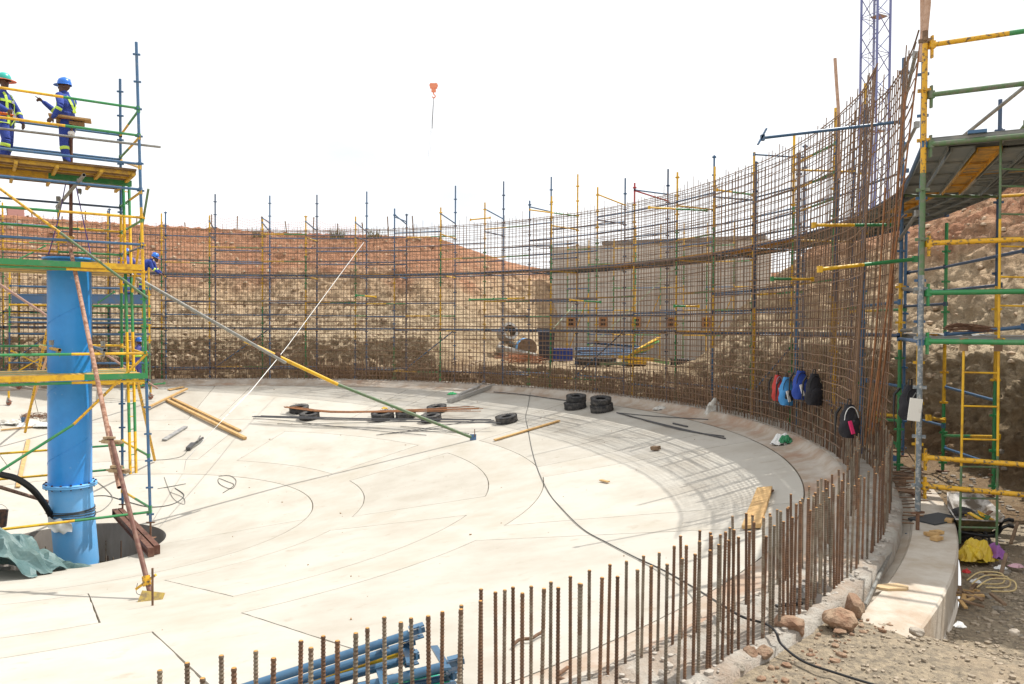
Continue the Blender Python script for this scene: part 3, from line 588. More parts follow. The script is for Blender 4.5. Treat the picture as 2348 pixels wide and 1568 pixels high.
# ------------------------------------------------------------------ blue riser pipe standing in the pit
pc = P(163, 700, 14.5); pr = .37
pp = thing('riser_pipe', 'tall glossy blue steel pipe with bolted flanges rising out of the round pit', 'pipe', (pc.x, pc.y, -5.2))
def pz(v): return P(165, v, 14.5).z
top = P(157, 606, 14.5); mid = P(165, 1122, 14.5); bot = P(186, 1330, 14.5); bot2 = mid+(bot-mid)*1.45
up_ax = (top-mid)
MB().tube([mid+V((0,0,.02)), lerp(mid, top, .5), top], pr, 48, 0, cap=False).build('upper_pipe', PIPE, pp)
wl_ = MB()
for k in range(3):     # raised spiral weld seam
    pts = [];
    for j in range(25):
        a = math.pi*1.05+j/24*math.pi*.9; f = .08+.3*k+.13*j/24; c = lerp(mid, top, f); pts.append(c+V((math.cos(a)*(pr+.001), math.sin(a)*(pr+.001), 0)))
    wl_.tube(pts, .006, 4)
wl_.build('weld_seam', PIPE, pp)
MB().lathe([(pr-.02,0),(pr+.075,0),(pr+.08,.004),(pr+.08,.04),(pr+.075,.044),(pr-.02,.044)], 48, top-V((0,0,.03))).build('top_flange', PIPE, pp)
MB().lathe([(0,0),(pr+.02,0),(pr+.02,.03),(0,.03)], 40, top+V((0,0,.016)), smooth=False).build('end_plate', RUST, pp)
lowax = (mid-bot2).normalized()
MB().tube([bot2, mid-V((0,0,.03))], pr, 48, cap=False).build('lower_pipe', PIPEL, pp)
fl = MB().lathe([(pr-.02,-.03),(pr+.085,-.03),(pr+.085,.0),(pr+.079,.002),(pr+.085,.004),(pr+.085,.034),(pr-.02,.034)], 48, mid, m=0).build('bolted_flange', PIPEL, pp)
for k in range(16):
    a = 2*math.pi*(k+.4)/16; p = mid+V((math.cos(a)*(pr+.055), math.sin(a)*(pr+.055), 0)); MB().tube([p-V((0,0,.055)), p+V((0,0,.06))], .012, 6).tube([p+V((0,0,.033)), p+V((0,0,.052))], .020, 6).build('bolt', mat('dark_bolt', (.10,.06,.08), .6, .4), fl)
wr = MB()
for k in range(5):
    c = mid+(bot-mid)*(.26+.02*k); pts = [c+V((math.cos(a)*(pr+.012), math.sin(a)*(pr+.012), .02*math.sin(a+k))) for a in [j/24*2*math.pi for j in range(25)]]; wr.tube(pts, .008, 5)
tag(wr.build('tie_wire_coils', WIRE), 'grey cable wound several turns round the lower blue pipe', 'cable')
def rag(c, sx, sy, sz, m, name, label, cat, seed=1, n=14, flat=.5):
    r_ = random.Random(seed); mb = MB(); vs = []; fs = []
    for i in range(n):
        for j in range(n):
            u = i/(n-1)*2-1; v = j/(n-1)*2-1; q = max(abs(u), abs(v)); h = (1-q**2)*sz+math.sin(u*5+seed)*math.cos(v*4+seed*2)*sz*.28+r_.uniform(-.06,.06)*sz
            k = 1+r_.uniform(-.14,.14)*(1 if q > .8 else .4); h += math.sin(u*11+v*7+seed*3)*sz*.10*(1-q*q)+abs(math.sin(u*6-v*9+seed))*sz*.14*(1-q*q); vs.append((c[0]+u*sx*k*(1-.25*v*v), c[1]+v*sy*k*(1-.25*u*u), c[2]+max(h, .003)))
    for i in range(n-1):
        for j in range(n-1): fs.append((i*n+j, (i+1)*n+j, (i+1)*n+j+1, i*n+j+1))
    mb.add(vs, fs, 0, False); mb.add([(x, y, c[2]) for x, y, z in vs], [f[::-1] for f in fs]); return tag(mb.build(name, m), label, cat)
q = mid+(bot-mid)*.36+V((.0, -pr-.03, 0)); rg = MB(); vs = []; fs = []
for i in range(12):
    for j in range(7):
        u = i/11; v = j/6; vs.append(q+V(((u-.5)*.44, -.03-.03*math.sin(u*9)*math.cos(v*5), -.20*v*(.5+.5*math.sin(u*2.6))+.10*(1-u)*(v < .5)+.02*math.sin(u*17))))
for i in range(11):
    for j in range(6): fs.append((i*7+j, (i+1)*7+j, (i+1)*7+j+1, i*7+j+1))
rg.add(vs, fs, 0, True); rg.add([p+V((0,.012,0)) for p in vs], [f[::-1] for f in fs], 0, True); tag(rg.build('white_rag', WHT), 'white rag tucked behind the cable on the blue pipe', 'rag')
# black hose from the left into the pipe
hp = [P(-60, 1078, 13.0), P(0, 1100, 13.2), P(40, 1110, 13.4), P(75, 1132, 13.6), P(100, 1160, 13.9), P(118, 1188, 14.15), P(128, 1215, 14.3)]
def smooth(pts, n=5):
    pts = [V(p) for p in pts]; out = []
    for i in range(len(pts)-1):
        p0 = pts[max(i-1, 0)]; p1 = pts[i]; p2 = pts[i+1]; p3 = pts[min(i+2, len(pts)-1)]
        for j in range(n):
            t = j/n; out.append(.5*((2*p1)+(p2-p0)*t+(2*p0-5*p1+4*p2-p3)*t*t+(-p0+3*p1-3*p2+p3)*t**3))
    return out+[pts[-1]]
tag(MB().tube(smooth(hp), .055, 12).build('black_hose', BLK), 'thick black hose curving down to the blue pipe', 'hose')
# rebar stubs in the pit
for k, (u, v0, v1, Y) in enumerate([(228,1250,1300,15.2), (248,1250,1298,15.4), (253,1285,1300,15.3), (265,1288,1300,15.5), (283,1250,1290,15.6), (110,1265,1310,15.0), (283,1258,1296,15.7)]):
    a = P(u, v0, Y); b = V((a.x, a.y, -5.0)); tag(MB().tube([b, a], .012, 6).build('pit_bar', REBG if k % 2 else REB), 'thin upright rod standing in the murky water of the pit', 'rod', 'rods standing in the pit water')
# I-beams carrying the tower leg over the pit edge
for k, ((u0, v0), (u1, v1)) in enumerate((((268, 1186), (352, 1276)), ((281, 1184), (366, 1270)))):
    a = P(u0, v0, 15.9); b = P(u1, v1, 13.15 if k == 0 else 13.35); d = (b-a).normalized(); s = d.cross(V((0,0,1))).normalized(); n = s.cross(d)
    mb = MB()
    mb.bar(a, b, .014, .13, 0); mb.bar(a+n*.07, b+n*.07, .09, .012); mb.bar(a-n*.07, b-n*.07, .09, .012)
    for e in (a, b): mb.bar(e-d*.005-n*.08, e-d*.005+n*.08, .10, .012, 0, up=d)
    tag(mb.build('steel_joist', CHAN), 'brown steel joist over the pit rim, ' + ('left of the pair' if k == 0 else 'right of the pair'), 'joist', 'brown joists over the pit rim')

# ------------------------------------------------------------------ scaffold tower over the pit
tw = thing('scaffold_tower', 'tall scaffold tower in blue, yellow and green round the blue pipe, two workers on top', 'scaffold', (-7.6, 14.2, -4.1))
A0, A1 = P(350, 1205, 14.08), P(304, 107, 14.08); B0, B1 = P(285.5, 1165, 15.9), P(268, 192, 15.9)
uu = V((-.83, -.56, 0)).normalized()
def onA(v): t = (1205-v)/(1205-107); return lerp(A0, A1, t)
def onB(v): t = (1165-v)/(1165-192); return lerp(B0, B1, t)
vf = lambda v: (1205-v)/(1205-107)
standard(tw, A0, A1, [(vf(1150),BLUE),(vf(1110),BLUE),(vf(957),BLUE),(vf(935-60),BLUE),(vf(820),GRN),(vf(671),GRN),(vf(483),YEL),(1,BLUE)], first=.13, singles=True, rot=.3)
vb_ = lambda v: (1165-v)/(1165-192)
standard(tw, B0, B1, [(vb_(850),BLUE),(vb_(680),GRN),(vb_(505),YEL),(1,BLUE)], first=.1, singles=True, rot=.3)
for p, zb in ((A0, -3.92), (B0, -4.1)):
    jk = MB(); jk.tube([V((p.x, p.y, zb)), p+V((0,0,.1))], .019, 8); jk.box(p-V((0,0,.02)), (.15,.03,.02)); jk.box((p.x, p.y, zb), (.15,.15,.01)); jk.build('screw_jack', RUST, tw)
offL = uu*2.5
C0, C1 = A0+offL, A1+offL; D0, D1 = B0+offL, B1+offL
standard(tw, C0, C1, [(.3,GRN),(.6,YEL),(1,BLUE)]); standard(tw, D0, D1, [(.3,GRN),(.6,YEL),(1,BLUE)])
def front(vr, m1, m2=None, xs=None, r=.0235):
    a = onA(vr); b = a+offL; sp = .5
    if xs is not None:     # where the paint changes, as picture x on the front line
        lo, hi = 0, 1
        for _ in range(30):
            c = (lo+hi)/2; p = lerp(a, b, c); x = p.x/p.y*FPX+1173
            if x > xs: lo = c
            else: hi = c
        sp = lo
    return ledger(tw, a, b, m2 or m1, m1 if m2 else None, sp, r=r, wedge=True)
def back(vr, m1, m2=None, sp=.5): a = onB(vr); return ledger(tw, a, a+offL, m2 or m1, m1 if m2 else None, sp, wedge=True)
front(257, YEL, GRN, 147); front(319, YEL, GRN, 151); front(442, BLUE); front(506, GRN, YEL, 136); front(568, BLUE)
front(631, GRN, YEL, 152); front(817, GRN, YEL, 163); front(880, GRN, YEL, 163); front(1183, YEL, GRN, 168)
front(384, BLUE)
back(320, BLUE); back(485, DBLUE); back(540, GRN, YEL, .3); back(593, YELW, GRN, .45); back(1029, YEL, GRN, .5); back(1084, YEL, GRN, .5); back(800, GRN, YEL, .45); back(375, BLUE); back(640, GRN, YEL, .4); back(855, GRN, YEL, .5)
for va, vb2, m1, m2 in ((263,320,GRN,YEL),(324,370,YEL,GRN),(448,482,YEL,GRN),(513,541,GRN,None),(573,592,BLUE,None),(1053,1020,GRN,YEL),(1173,1136,GRN,YEL),(392,378,YEL,None),(640,640,YEL,None),(818,802,YEL,None),(880,860,GRN,None)):
    ledger(tw, onA(va), onB(vb2), m1, m2, .5, name='transom')
    ledger(tw, onA(va)+offL, onB(vb2)+offL, m1, m2, .5, name='transom')
# diagonal braces on the front face
def onfront(u, v):    # point of the front plane seen at picture (u, v)
    d = ray(u, v); n = V((uu.y, -uu.x, 0)); a = V((A0.x, A0.y, 0))*.35+V((A1.x, A1.y, 0))*.65; a = a+n*(-.05 if n.y > 0 else .05); t = a.dot(n)/d.dot(n); return d*t
def brace(u0, v0, um, vm, u1, v1, m1, m2):
    a, c, b = onfront(u0, v0), onfront(um, vm), onfront(u1, v1); mb = MB(); mb.tube([a, c], .024, 8, 0); mb.tube([c, b], .024, 8, 1); mb.build('brace', [m1, m2], tw)
brace(-70, 400, 134, 545, 337, 693, YELW, GRNW); brace(-60, 1135, 171, 985, 338, 820, GRN, YELW)
# top, middle and lower working decks
n_w = (onB(378)-onA(384)); n_w.z = 0; wn_ = n_w.length; n_w.normalize(); TIM = mat('deck_timber', (.30,.19,.09), .85, 0, (.17,.10,.05), 8, (.4,.65), coord=W, rnd=.25)
YELB = mat('yellow_form_beam', (.55,.32,.02), .6, 0, (.35,.20,.04), 9, coord=W)
for zdk, vr, n, mts in ((None, 384, 9, (TIM, YELB, TIM, GRNW)), (None, 631, 9, (YELB, TIM, YELB)), (None, 872, 9, (GRN, YELB, WOOD))):
    a = onA(vr); z0 = a.z+(.045 if vr != 384 else -.10)
    for j in range(n):
        p = V((a.x, a.y, z0))+n_w*(.06+(wn_-.12)*(j+.5)/n); m = mts[j % len(mts)]
        mb = MB(); e0 = p+uu*.04; e1 = p+uu*2.62; mb.bar(e0, e1, .19, .035, 0); mb.build('deck_board', TIM if vr == 384 else m, tw)
        if vr == 384: MB().bar(e0-V((0,0,.05)), e1-V((0,0,.05)), .05, .06).build('deck_joist', (YELB, TIM, YELB, TIM, TIM, GRN, TIM, TIM, TIM)[j], tw)
    for s in (.1, .62, 1.3, 1.9, 2.45):
        if vr == 384: MB().bar(a+uu*s+V((0,0,-.20)), V((a.x,a.y,a.z))+n_w*wn_+uu*s+V((0,0,-.20)), .05, .05).build('cross_bearer', YELB, tw)
for vr, m1, m2 in ((624, GRN, YEL), (872, YEL, GRN)):
    a = onA(vr)+n_w*-.03; MB().bar(a+V((0,0,.03)), a+offL*.4+V((0,0,.03)), .03, .10).build('toe_board', m2, tw); MB().bar(a+offL*.4+V((0,0,.03)), a+offL+V((0,0,.03)), .03, .10).build('toe_board', m1, tw)
a = onA(378)+n_w*(wn_*.98); MB().bar(a+V((0,0,.09)), a+offL+V((0,0,.09)), .03, .12).build('toe_board', GRN, tw)
a = onA(392)+n_w*.9; MB().bar(a+V((0,0,-.16)), a+offL*.55+V((0,0,-.16)), .05, .11).build('deck_joist', GRN, tw); MB().bar(a+offL*.55+V((0,0,-.16)), a+offL+V((0,0,-.16)), .05, .11).build('deck_joist', YELB, tw)
# access ladder clipped in the corner, seen nearly edge on
ld = thing('access_ladder', 'long green and yellow steel ladder seen edge-on inside the scaffold tower', 'ladder', P(312, 1100, 14.9))
LT, LB = P(284, 408, 15.1), P(309, 1096, 14.7)
for s in (-.031, .031):
    o = V((s, .05*(1 if s > 0 else -1), 0)); mb = MB(); vv = (408, 513, 640, 775, 935, 1002, 1096); mm = (0, 1, 0, 1, 0, 1)
    for k in range(6): f0 = (vv[k]-408)/(1096-408); f1 = (vv[k+1]-408)/(1096-408); mb.bar(lerp(LT, LB, f0)+o, lerp(LT, LB, f1)+o, .030, .06, mm[k], up=V((0,1,0)))
    mb.build('stile', [GRN, YEL], ld)
for k in range(24): p = lerp(LT, LB, (k+.5)/24); MB().tube([p+V((-.031,-.05,0)), p+V((.031,.05,0))], .010, 6).build('rung', YEL if k % 2 else GRN, ld)
# green end tube hooked behind the corner post and stubs with couplers
for u0, v0, Y0, u1, v1, Y1, m in ((336, 443, 14.0, 318, 560, 14.3, GRNW), (318, 560, 14.3, 302, 680, 14.6, YEL),):
    ledger(tw, P(u0, v0, Y0), P(u1, v1, Y1), m, None, name='tube', clip=False)
def openpipe(parent, a, b, r, m, name):
    a = V(a); b = V(b); mb = MB(); mb.tube([a, b], r, 12, 0, cap=False); mb.tube([b, a], r*.84, 12, 1, cap=False)  # inner wall coloured black, the shade of the bore put into the material
    d = (b-a).normalized(); rq = V((0,0,1)).rotation_difference(d).to_matrix()
    for e in (a, b): mb.lathe([(r*.84, 0), (r, 0)], 12, e, axis=d)
    return mb.build(name, [m, BLK], parent)
openpipe(tw, P(127, 487, 14.9), P(188, 413, 13.2), .03, GALV, 'stub_tube'); openpipe(tw, P(93, 807, 15.0), P(137, 815, 13.6), .03, YELW, 'stub_tube'); openpipe(tw, P(210, 806, 15.0), P(240, 814, 13.6), .03, GALV, 'stub_tube')
def coupler(p, parent=None, m=GALV, s=1.0):
    mb = MB(); mb.box(p, (.075*s,.06*s,.06*s), Matrix.Rotation(.5,3,'Z')); mb.box(V(p)+V((0,0,.035*s)), (.05*s,.075*s,.05*s)); mb.tube([V(p)+V((.04*s,-.03*s,-.06*s)), V(p)+V((.04*s,-.03*s,.06*s))], .008*s, 6); return mb.build('coupler', m, parent)
for u, v, Y in ((178, 430, 13.6), (178, 452, 14.8), (130, 490, 14.2), (130, 470, 14.9), (118, 800, 13.9), (134, 823, 13.7), (236, 801, 13.9), (236, 823, 13.7)): coupler(P(u, v, Y), tw)
# grey loose tube along the back of the guard rail
lt = ledger(None, P(-60, 303, 13.3), P(363, 347, 14.25), GALV, None, clip=False, name='loose_tube'); tag(lt, 'long grey tube lashed across the tower railing, its end sticking out right', 'tube')
# brown post with a flat timber head through the top deck
ps = thing('steel_post', 'brown upright tube with a timber board head between the workers and the pipe', 'post', P(158, 600, 14.5))
openpipe(ps, P(160, 600, 14.5), P(157, 290, 14.3), .031, CHAN, 'tube')
mb = MB(); a = P(106, 278, 14.1); b = P(203, 290, 14.4); mb.bar(a, b, .30, .03); mb.build('head_board', WOOD, ps); MB().bar(P(123, 288, 14.2)-V((0,0,.02)), P(188, 297, 14.4)-V((0,0,.02)), .14, .06).build('bearer', TIM, ps)
MB().tube([P(157, 318, 14.25)+V((-.04,0,0)), P(157, 318, 14.25)+V((.05,0,0))], .045, 8).build('tape', WHT, ps)
MB().box(P(147, 562, 14.3), (.27,.12,.13)).build('head_plate', YELW, ps)
for k, (u, v) in enumerate(((107, 604), (208, 606))):
    tag(MB().tube([P(157+(-6 if k == 0 else 6), 408, 14.4), P((132 if k == 0 else 186), 510, 14.4), P(u, v, 14.3)], .010, 5).build('purple_rope', mat('purple_rope', (.10,.06,.25), .8)), 'thin purple rope from the brown post down to the %s edge of the blue pipe' % ('left' if k == 0 else 'right'), 'rope')
# raking push-pull props
def prop(segs, name, label, base=None, pin=None, group=None):
    t = thing(name, label, 'prop', segs[-1][1], group)
    for a, b, r, m in segs: openpipe(t, a, b, r, m, 'tube')
    return t
PT = mat('rust_pitted_tube', (.40,.24,.17), .85, 0, (.20,.09,.05), 16, (.42,.6), bump=.2, coord=W)
a0, a1, a2, a3 = P(154, 560, 14.2), P(278, 1128, 10.45), P(251, 990, 11.2), P(351, 1368, 9.0)
rk = prop([(a0, a1, .034, PT), (a2, a3, .030, CHAN)], 'raking_prop', 'rusty two-tube raking prop running from the pipe head down to a yellow foot plate')
for u, v, Y in ((258, 1022, 11.0), (276, 1088, 10.6)):
    mb = MB(); p = P(u, v, Y); mb.bar(p+V((-.12,0,.0)), p+V((.13,0,-.02)), .10, .05); mb.tube([p+V((-.16,-.03,0)), p+V((.18,-.03,-.02))], .012, 6); mb.bar(p+V((-.1,-.02,.05)), p+V((.06,-.02,.05)), .05, .03); mb.build('swivel_clamp', mat('dull_brass_clamp', (.38,.28,.16), .6, .3, (.2,.12,.07), 15, coord=W), rk)
p = P(344, 1343, 9.08); mb = MB(); mb.bar(p+V((-.13,0,-.09)), p+V((.10,0,.08)), .04, .03); mb.tube([p+V((0,0,-.05)), p+V((-.03,0.03,.06))], .047, 10); mb.build('handle_nut', YELW, rk)
p = P(352, 1385, 8.85); pl = Matrix.Rotation(R(-38), 3, 'X') @ Matrix.Rotation(.1, 3, 'Y'); MB().box(p, (.27,.02,.19), pl).build('foot_plate', mat('mustard_plate', (.42,.30,.07), .7, 0, (.22,.16,.08), 14, coord=W), rk)
pinb = PF(357, 1398); MB().tube([pinb, pinb+V((0,0,.42))], .012, 6).build('anchor_pin', REB, rk)
tag(MB().tube(smooth([P(347, 1375, 8.9), P(325, 1373, 9.1), P(319, 1365, 9.1), P(322, 1347, 9.1)]), .004, 4).build('wire_tail', WIRE), 'thin loop of wire beside the yellow foot plate', 'wire')
# second raking prop across the floor
b0, b1, b2, b3 = P(298, 640, 14.9), P(655, 838, 17.3), P(560, 788, 16.9), P(775, 886, 18.1); b4 = P(1082, 1003, 19.4)
rk = prop([(b0, b1, .036, GALV), (b2, b3, .042, YEL), (b3, b4, .038, GRNW)], 'raking_prop', 'long grey, yellow and green raking prop from tower to middle of the floor')
coupler(P(583, 800, 17.0), rk, RUST, 1.6); coupler(P(637, 824, 17.25), rk, RUST, 1.6)
pb = PF(1087, 1010); MB().box(pb+V((0,0,.07)), (.16,.02,.16), Matrix.Rotation(-.5,3,'X')).build('foot_plate', BLUE, rk); MB().tube([pb+V((.04,0,0)), pb+V((.04,0,.28))], .012, 6).build('anchor_pin', REB, rk)
# third tube seen low left, fourth behind
c1 = PF(182, 1183, .03); tt = prop([(P(-60, 1112, 13.0), c1, .034, PT)], 'raking_prop', 'rusty tube slanting down from the left picture edge behind the blue pipe')
c1 = PF(60, 985, .05); tt = prop([(P(128, 770, 18.5), c1, .03, mat('tan_prop', (.50,.30,.18), .8, coord=W))], 'raking_prop', 'tan tube standing on a small blue plate left of the blue pipe'); MB().box(c1+V((0,0,.08)), (.2,.03,.2)).build('foot_plate', BLUE, tt)
tt = prop([(P(-20, 440+215, 17.5), P(362, 900, 24.8), .03, mat('pinkish_prop', (.38,.24,.20), .8, coord=W))], 'raking_prop', 'thin pinkish brown tube slanting behind the pipe to the far wall foot')
d0 = PF(358, 1065, .05)
tt = prop([(P(310, 860, 17.0), d0, .034, YELW)], 'leaning_tube', 'worn yellow tube leaning against the tower, its lower end on the floor'); 
tt = prop([(P(112, 750, 16.9), P(60, 1005, 17.4), .028, YELW)], 'leaning_tube', 'yellow tube leaning just left of the blue pipe behind the tower')

# ------------------------------------------------------------------ low mobile tower by the far left wall
mt = thing('mobile_tower', 'low mobile scaffold tower on castors with a blue platform by the left wall', 'scaffold', PF(190, 925))
Ym = 25.0
def mp_(u, v, dY=0): return P(u, v, Ym+dY)
for u0, v0, u1, v1, dY, segs in ((345, 903, 339, 623, 0, [(.38,GRNW),(.97,YEL),(1,YEL)]), (23, 905, 20, 615, 0, [(.25,YEL),(.45,DBLUE),(.75,GRN),(1,YEL)]), (328, 895, 324, 560, 1.3, [(.4,GRN),(1,YEL)]), (45, 895, 42, 620, 1.3, [(.4,GRN),(1,YEL)])):
    standard(mt, mp_(u0, v0, dY), mp_(u1, v1, dY), segs)
for u, v, dY in ((347, 915, 0), (22, 933, 0), (328, 903, 1.3), (45, 910, 1.3)):
    c = PF(u, v+10) if dY == 0 else PF(u, v-4); c = V((c.x, c.y, fz(c.x, c.y)+.09)); w_ = MB().lathe([(.03,-.025),(.085,-.025),(.092,0),(.085,.025),(.03,.025)], 20, c, axis=V((.3,1,0))).build('castor', mat('brown_castor', (.28,.12,.08), .7), mt)
    MB().bar(c+V((-.04,0,.0)), c+V((-.01,0,.15)), .06, .05).bar(c+V((.0,-.05,.02)), c+V((.14,-.05,.04)), .02, .02).build('fork', GALV, w_); MB().tube([c+V((0,0,.12)), c+V((0,0,.34))], .03, 8).build('stem', YEL, mt)
for v0, v1, m1, m2 in ((669, 672, BLUE, None), (741, 743, BLUE, None), (752, 750, BLUE, None), (778, 776, BLUE, None), (845, 842, BLUE, None), (897, 888, YEL, None), (712, 712, YEL, GRN)):
    ledger(mt, mp_(22, v0), mp_(342, v1), m1, m2, .4); ledger(mt, mp_(44, v0+2, 1.3), mp_(326, v1+2, 1.3), m1, m2, .6)
for u0, u1 in ((22, 44), (342, 326)):
    for v in (669, 741, 845): ledger(mt, mp_(u0, v), mp_(u1, v, 1.3), GRN, None, name='transom')
for k in range(3):
    ya = .0+.43*k; ua, ub = 26+7*k, 340-5*k; MB().bar(mp_(ua, 700, ya+.02), mp_(ub, 698, ya+.02), .05, .26).build('blue_beam', mat('blue_steel_beam', (.05,.12,.24), .5, 0, (.09,.12,.17), 3, coord=W, rnd=.2), mt)
for k in range(5): MB().bar(mp_(28, 689, .1+.27*k), mp_(338, 687, .1+.27*k), .23, .04).build('deck_board', BLUE if k < 2 else TIM, mt)
ledger(mt, mp_(27, 818), mp_(110, 858), YEL, None, name='brace'); ledger(mt, mp_(40, 866), mp_(150, 800), YEL, None, name='brace'); ledger(mt, mp_(225, 705), mp_(260, 680), GRN, None, name='brace'); ledger(mt, P(-20, 640, 24.5), P(100, 577, 25.5), GRN, None, name='brace'); 
ledger(mt, mp_(300, 898), mp_(378, 888), GRN, None, name='tube'); 

# ------------------------------------------------------------------ people: tapered limbs fused into one body surface
SKIN = mat('dark_skin', (.085,.040,.025), .5); OVER = mat('blue_overall', (.018,.045,.27), .85, 0, (.03,.06,.30), 9, (.4,.6), bump=1.0, bscale=11, coord='Object'); OVERL = mat('faded_blue_overall', (.13,.14,.42), .85, 0, (.09,.10,.36), 9, (.4,.6), bump=.4, bscale=14)
BOOT = mat('black_boot', (.02,.018,.016), .6); HIV = mat('lime_reflective_tape', (.50,.72,.08), .5); ORG = mat('orange_webbing', (.85,.20,.03), .6); HELB = mat('blue_helmet', (.02,.16,.62), .3); HELT = mat('teal_helmet', (.03,.42,.36), .3); HELO = mat('orange_helmet_brim', (.90,.16,.06), .4); METL = mat('buckle', (.6,.6,.6), .3, .9)
def person(label, loc, heading, J, cloth, helmet, brim=None, voxel=.011, harness=True, fingers=None, bands=True):
    """J: joints in local space, x forward, y to the left, z up, feet at 0"""
    t = thing('person', label, 'person', loc); t.rotation_euler = (0, 0, heading)
    caps = []; g = {k: V(v) for k, v in J.items()}
    def cap(a, b, r0, r1, m, n=6):
        for i in range(n+1): f = i/n; caps.append((lerp(a, b, f), r0+(r1-r0)*f, m))
    mb = MB(); mats = [cloth, SKIN, BOOT]; src = []
    def limb(a, b, r0, r1, m, sq=None):
        a = V(a); b = V(b); d = b-a; pts = [lerp(a, b, x) for x in (-.02, 0, .3, .6, 1, 1.02)]; rs = [r0*.6, r0, r0+(r1-r0)*.3+.004, r0+(r1-r0)*.6+.003, r1, r1*.6]
        mb.tube(pts, rs, 14); src.append((a, b, (r0+r1)/2, m))
    def blob(c, r, m, rot=None): mb.ball(c, r, 16, rot=rot); src.append((V(c), V(c)+V((0,0,.001)), max(r) if not isinstance(r, float) else r, m))
    hip, neck, head = g['hip'], g['neck'], g['head']; sh = {}
    chest = lerp(hip, neck, .68)
    fx = g.get('face', V((1,0,0))).normalized(); side = V((-fx.y, fx.x, 0)).normalized()
    ts = g.get('tside', V((0,1,0))).normalized(); tf = V((ts.y, -ts.x, 0))
    rt_ = Matrix((tf, ts, V((0,0,1)))).transposed()
    blob(lerp(hip, neck, .02), (.125,.175,.13), 0, rt_); blob(lerp(hip, neck, .30), (.115,.160,.15), 0, rt_); blob(lerp(hip, neck, .62), (.130,.185,.17), 0, rt_); blob(lerp(hip, neck, .84), (.10,.17,.09), 0, rt_)
    limb(lerp(hip, neck, .9), neck+V((0,0,.06)), .06, .052, 1)
    limb(lerp(hip, neck, .93), neck, .075, .066, 0)
    rh = Matrix((fx, side, V((0,0,1)))).transposed()
    blob(head+V((0,0,.03)), (.098,.080,.098), 1, rh); blob(head+fx*.022-V((0,0,.05)), (.070,.062,.072), 1, rh); blob(head+fx*.093-V((0,0,.012)), (.020,.014,.022), 1, rh); blob(head+fx*.082-V((0,0,.058)), (.014,.026,.013), 1, rh); blob(head+fx*.070-V((0,0,.092)), (.022,.026,.018), 1, rh)
    for s in (-1, 1): blob(head+side*.080*s-V((0,0,.005))-fx*.005, (.020,.010,.032), 1, rh)
    for s, k in ((1, 'L'), (-1, 'R')):
        sh_ = neck-V((0,0,.075))+ts*.185*s; el, wr_ = g['el'+k], g['wr'+k]; kn, an = g['kn'+k], g['an'+k]; hp_ = hip+ts*.09*s-V((0,0,.03))
        limb(sh_, el, .070, .054, 0); blob(sh_, (.078,.078,.078), 0); limb(el, wr_, .055, .040, 0)
        hd = (wr_-el).normalized(); hdir = g.get('hd'+k, hd).normalized(); hn = g.get('hn'+k, hdir.cross(V((0,0,1)))).normalized(); hs = hdir.cross(hn).normalized()
        limb(lerp(el, wr_, .9), wr_+hdir*.03, .030, .027, 1)
        blob(wr_+hdir*.065, (.045,.040,.018), 1, Matrix((hdir, hs, hn)).transposed())
        cur = g.get('curl'+k, V((.5,.5,.5))); L_ = (.070,.080,.074,.058)
        for q in range(4):
            c_ = (cur.x if q == 0 else cur.y); b0_ = wr_+hdir*.095+hs*(.030-.020*q); d1 = (hdir*math.cos(c_*.7)+hn*math.sin(c_*.7)).normalized(); d2 = (hdir*math.cos(c_*1.8)+hn*math.sin(c_*1.8)).normalized()
            m1 = b0_+d1*L_[q]*.5; limb(b0_-hdir*.02, m1, .0100, .0092, 1); limb(m1, m1+d2*L_[q]*.5, .0092, .0078, 1)
        tb = wr_+hdir*.035+hs*.032; tm = tb+(hdir*.6+hs*.8).normalized()*.038; limb(tb-hs*.01, tm, .0125, .0105, 1); limb(tm, tm+(hdir*.95+hs*.25).normalized()*.030, .0105, .0085, 1)
        limb(hp_, kn, .098, .072, 0); blob(hp_, (.105,.10,.10), 0); limb(kn, an+V((0,0,.05)), .074, .062, 0)
        fd = g.get('ft'+k, V((1, .15*s, 0))).normalized(); ffr = Matrix((fd, V((-fd.y, fd.x, 0)).normalized(), V((0,0,1)))).transposed()
        limb(an+V((0,0,.07)), an, .048, .045, 2); blob(an+fd*.055-V((0,0,.030)), (.135,.048,.045), 2, ffr)
    me = mb.mesh('tmp', [cloth], (0,0,0)); tmp = bpy.data.objects.new('tmp', me); COL.objects.link(tmp)
    md = tmp.modifiers.new('r', 'REMESH'); md.mode = 'VOXEL'; md.voxel_size = voxel; sm = tmp.modifiers.new('s', 'SMOOTH'); sm.factor = .5; sm.iterations = 2
    dg = bpy.context.evaluated_depsgraph_get(); m2 = bpy.data.meshes.new_from_object(tmp.evaluated_get(dg)); bpy.data.objects.remove(tmp); m2.name = 'body'
    m2.materials.clear()
    for m in mats: m2.materials.append(m)
    n = len(m2.polygons); cs = np.zeros(n*3); m2.polygons.foreach_get('center', cs); cs = cs.reshape(-1, 3); best = np.full(n, 1e9); mi = np.zeros(n, int)
    for a, b, r, m in src:
        a = np.array(a); b = np.array(b); ab = b-a; tq = np.clip(((cs-a)@ab)/max(ab@ab, 1e-9), 0, 1); dd = np.linalg.norm(cs-(a+tq[:, None]*ab), axis=1)-r*(1.0)
        w_ = dd < best; best[w_] = dd[w_]; mi[w_] = m
    m2.polygons.foreach_set('material_index', mi.astype(np.int32)); m2.polygons.foreach_set('use_smooth', [True]*n); m2.update()
    bo = bpy.data.objects.new('body', m2); COL.objects.link(bo); bo.parent = t
    def child(mb_, name, m): o = mb_.build(name, m, None, org=(0,0,0)); o.parent = t; return o
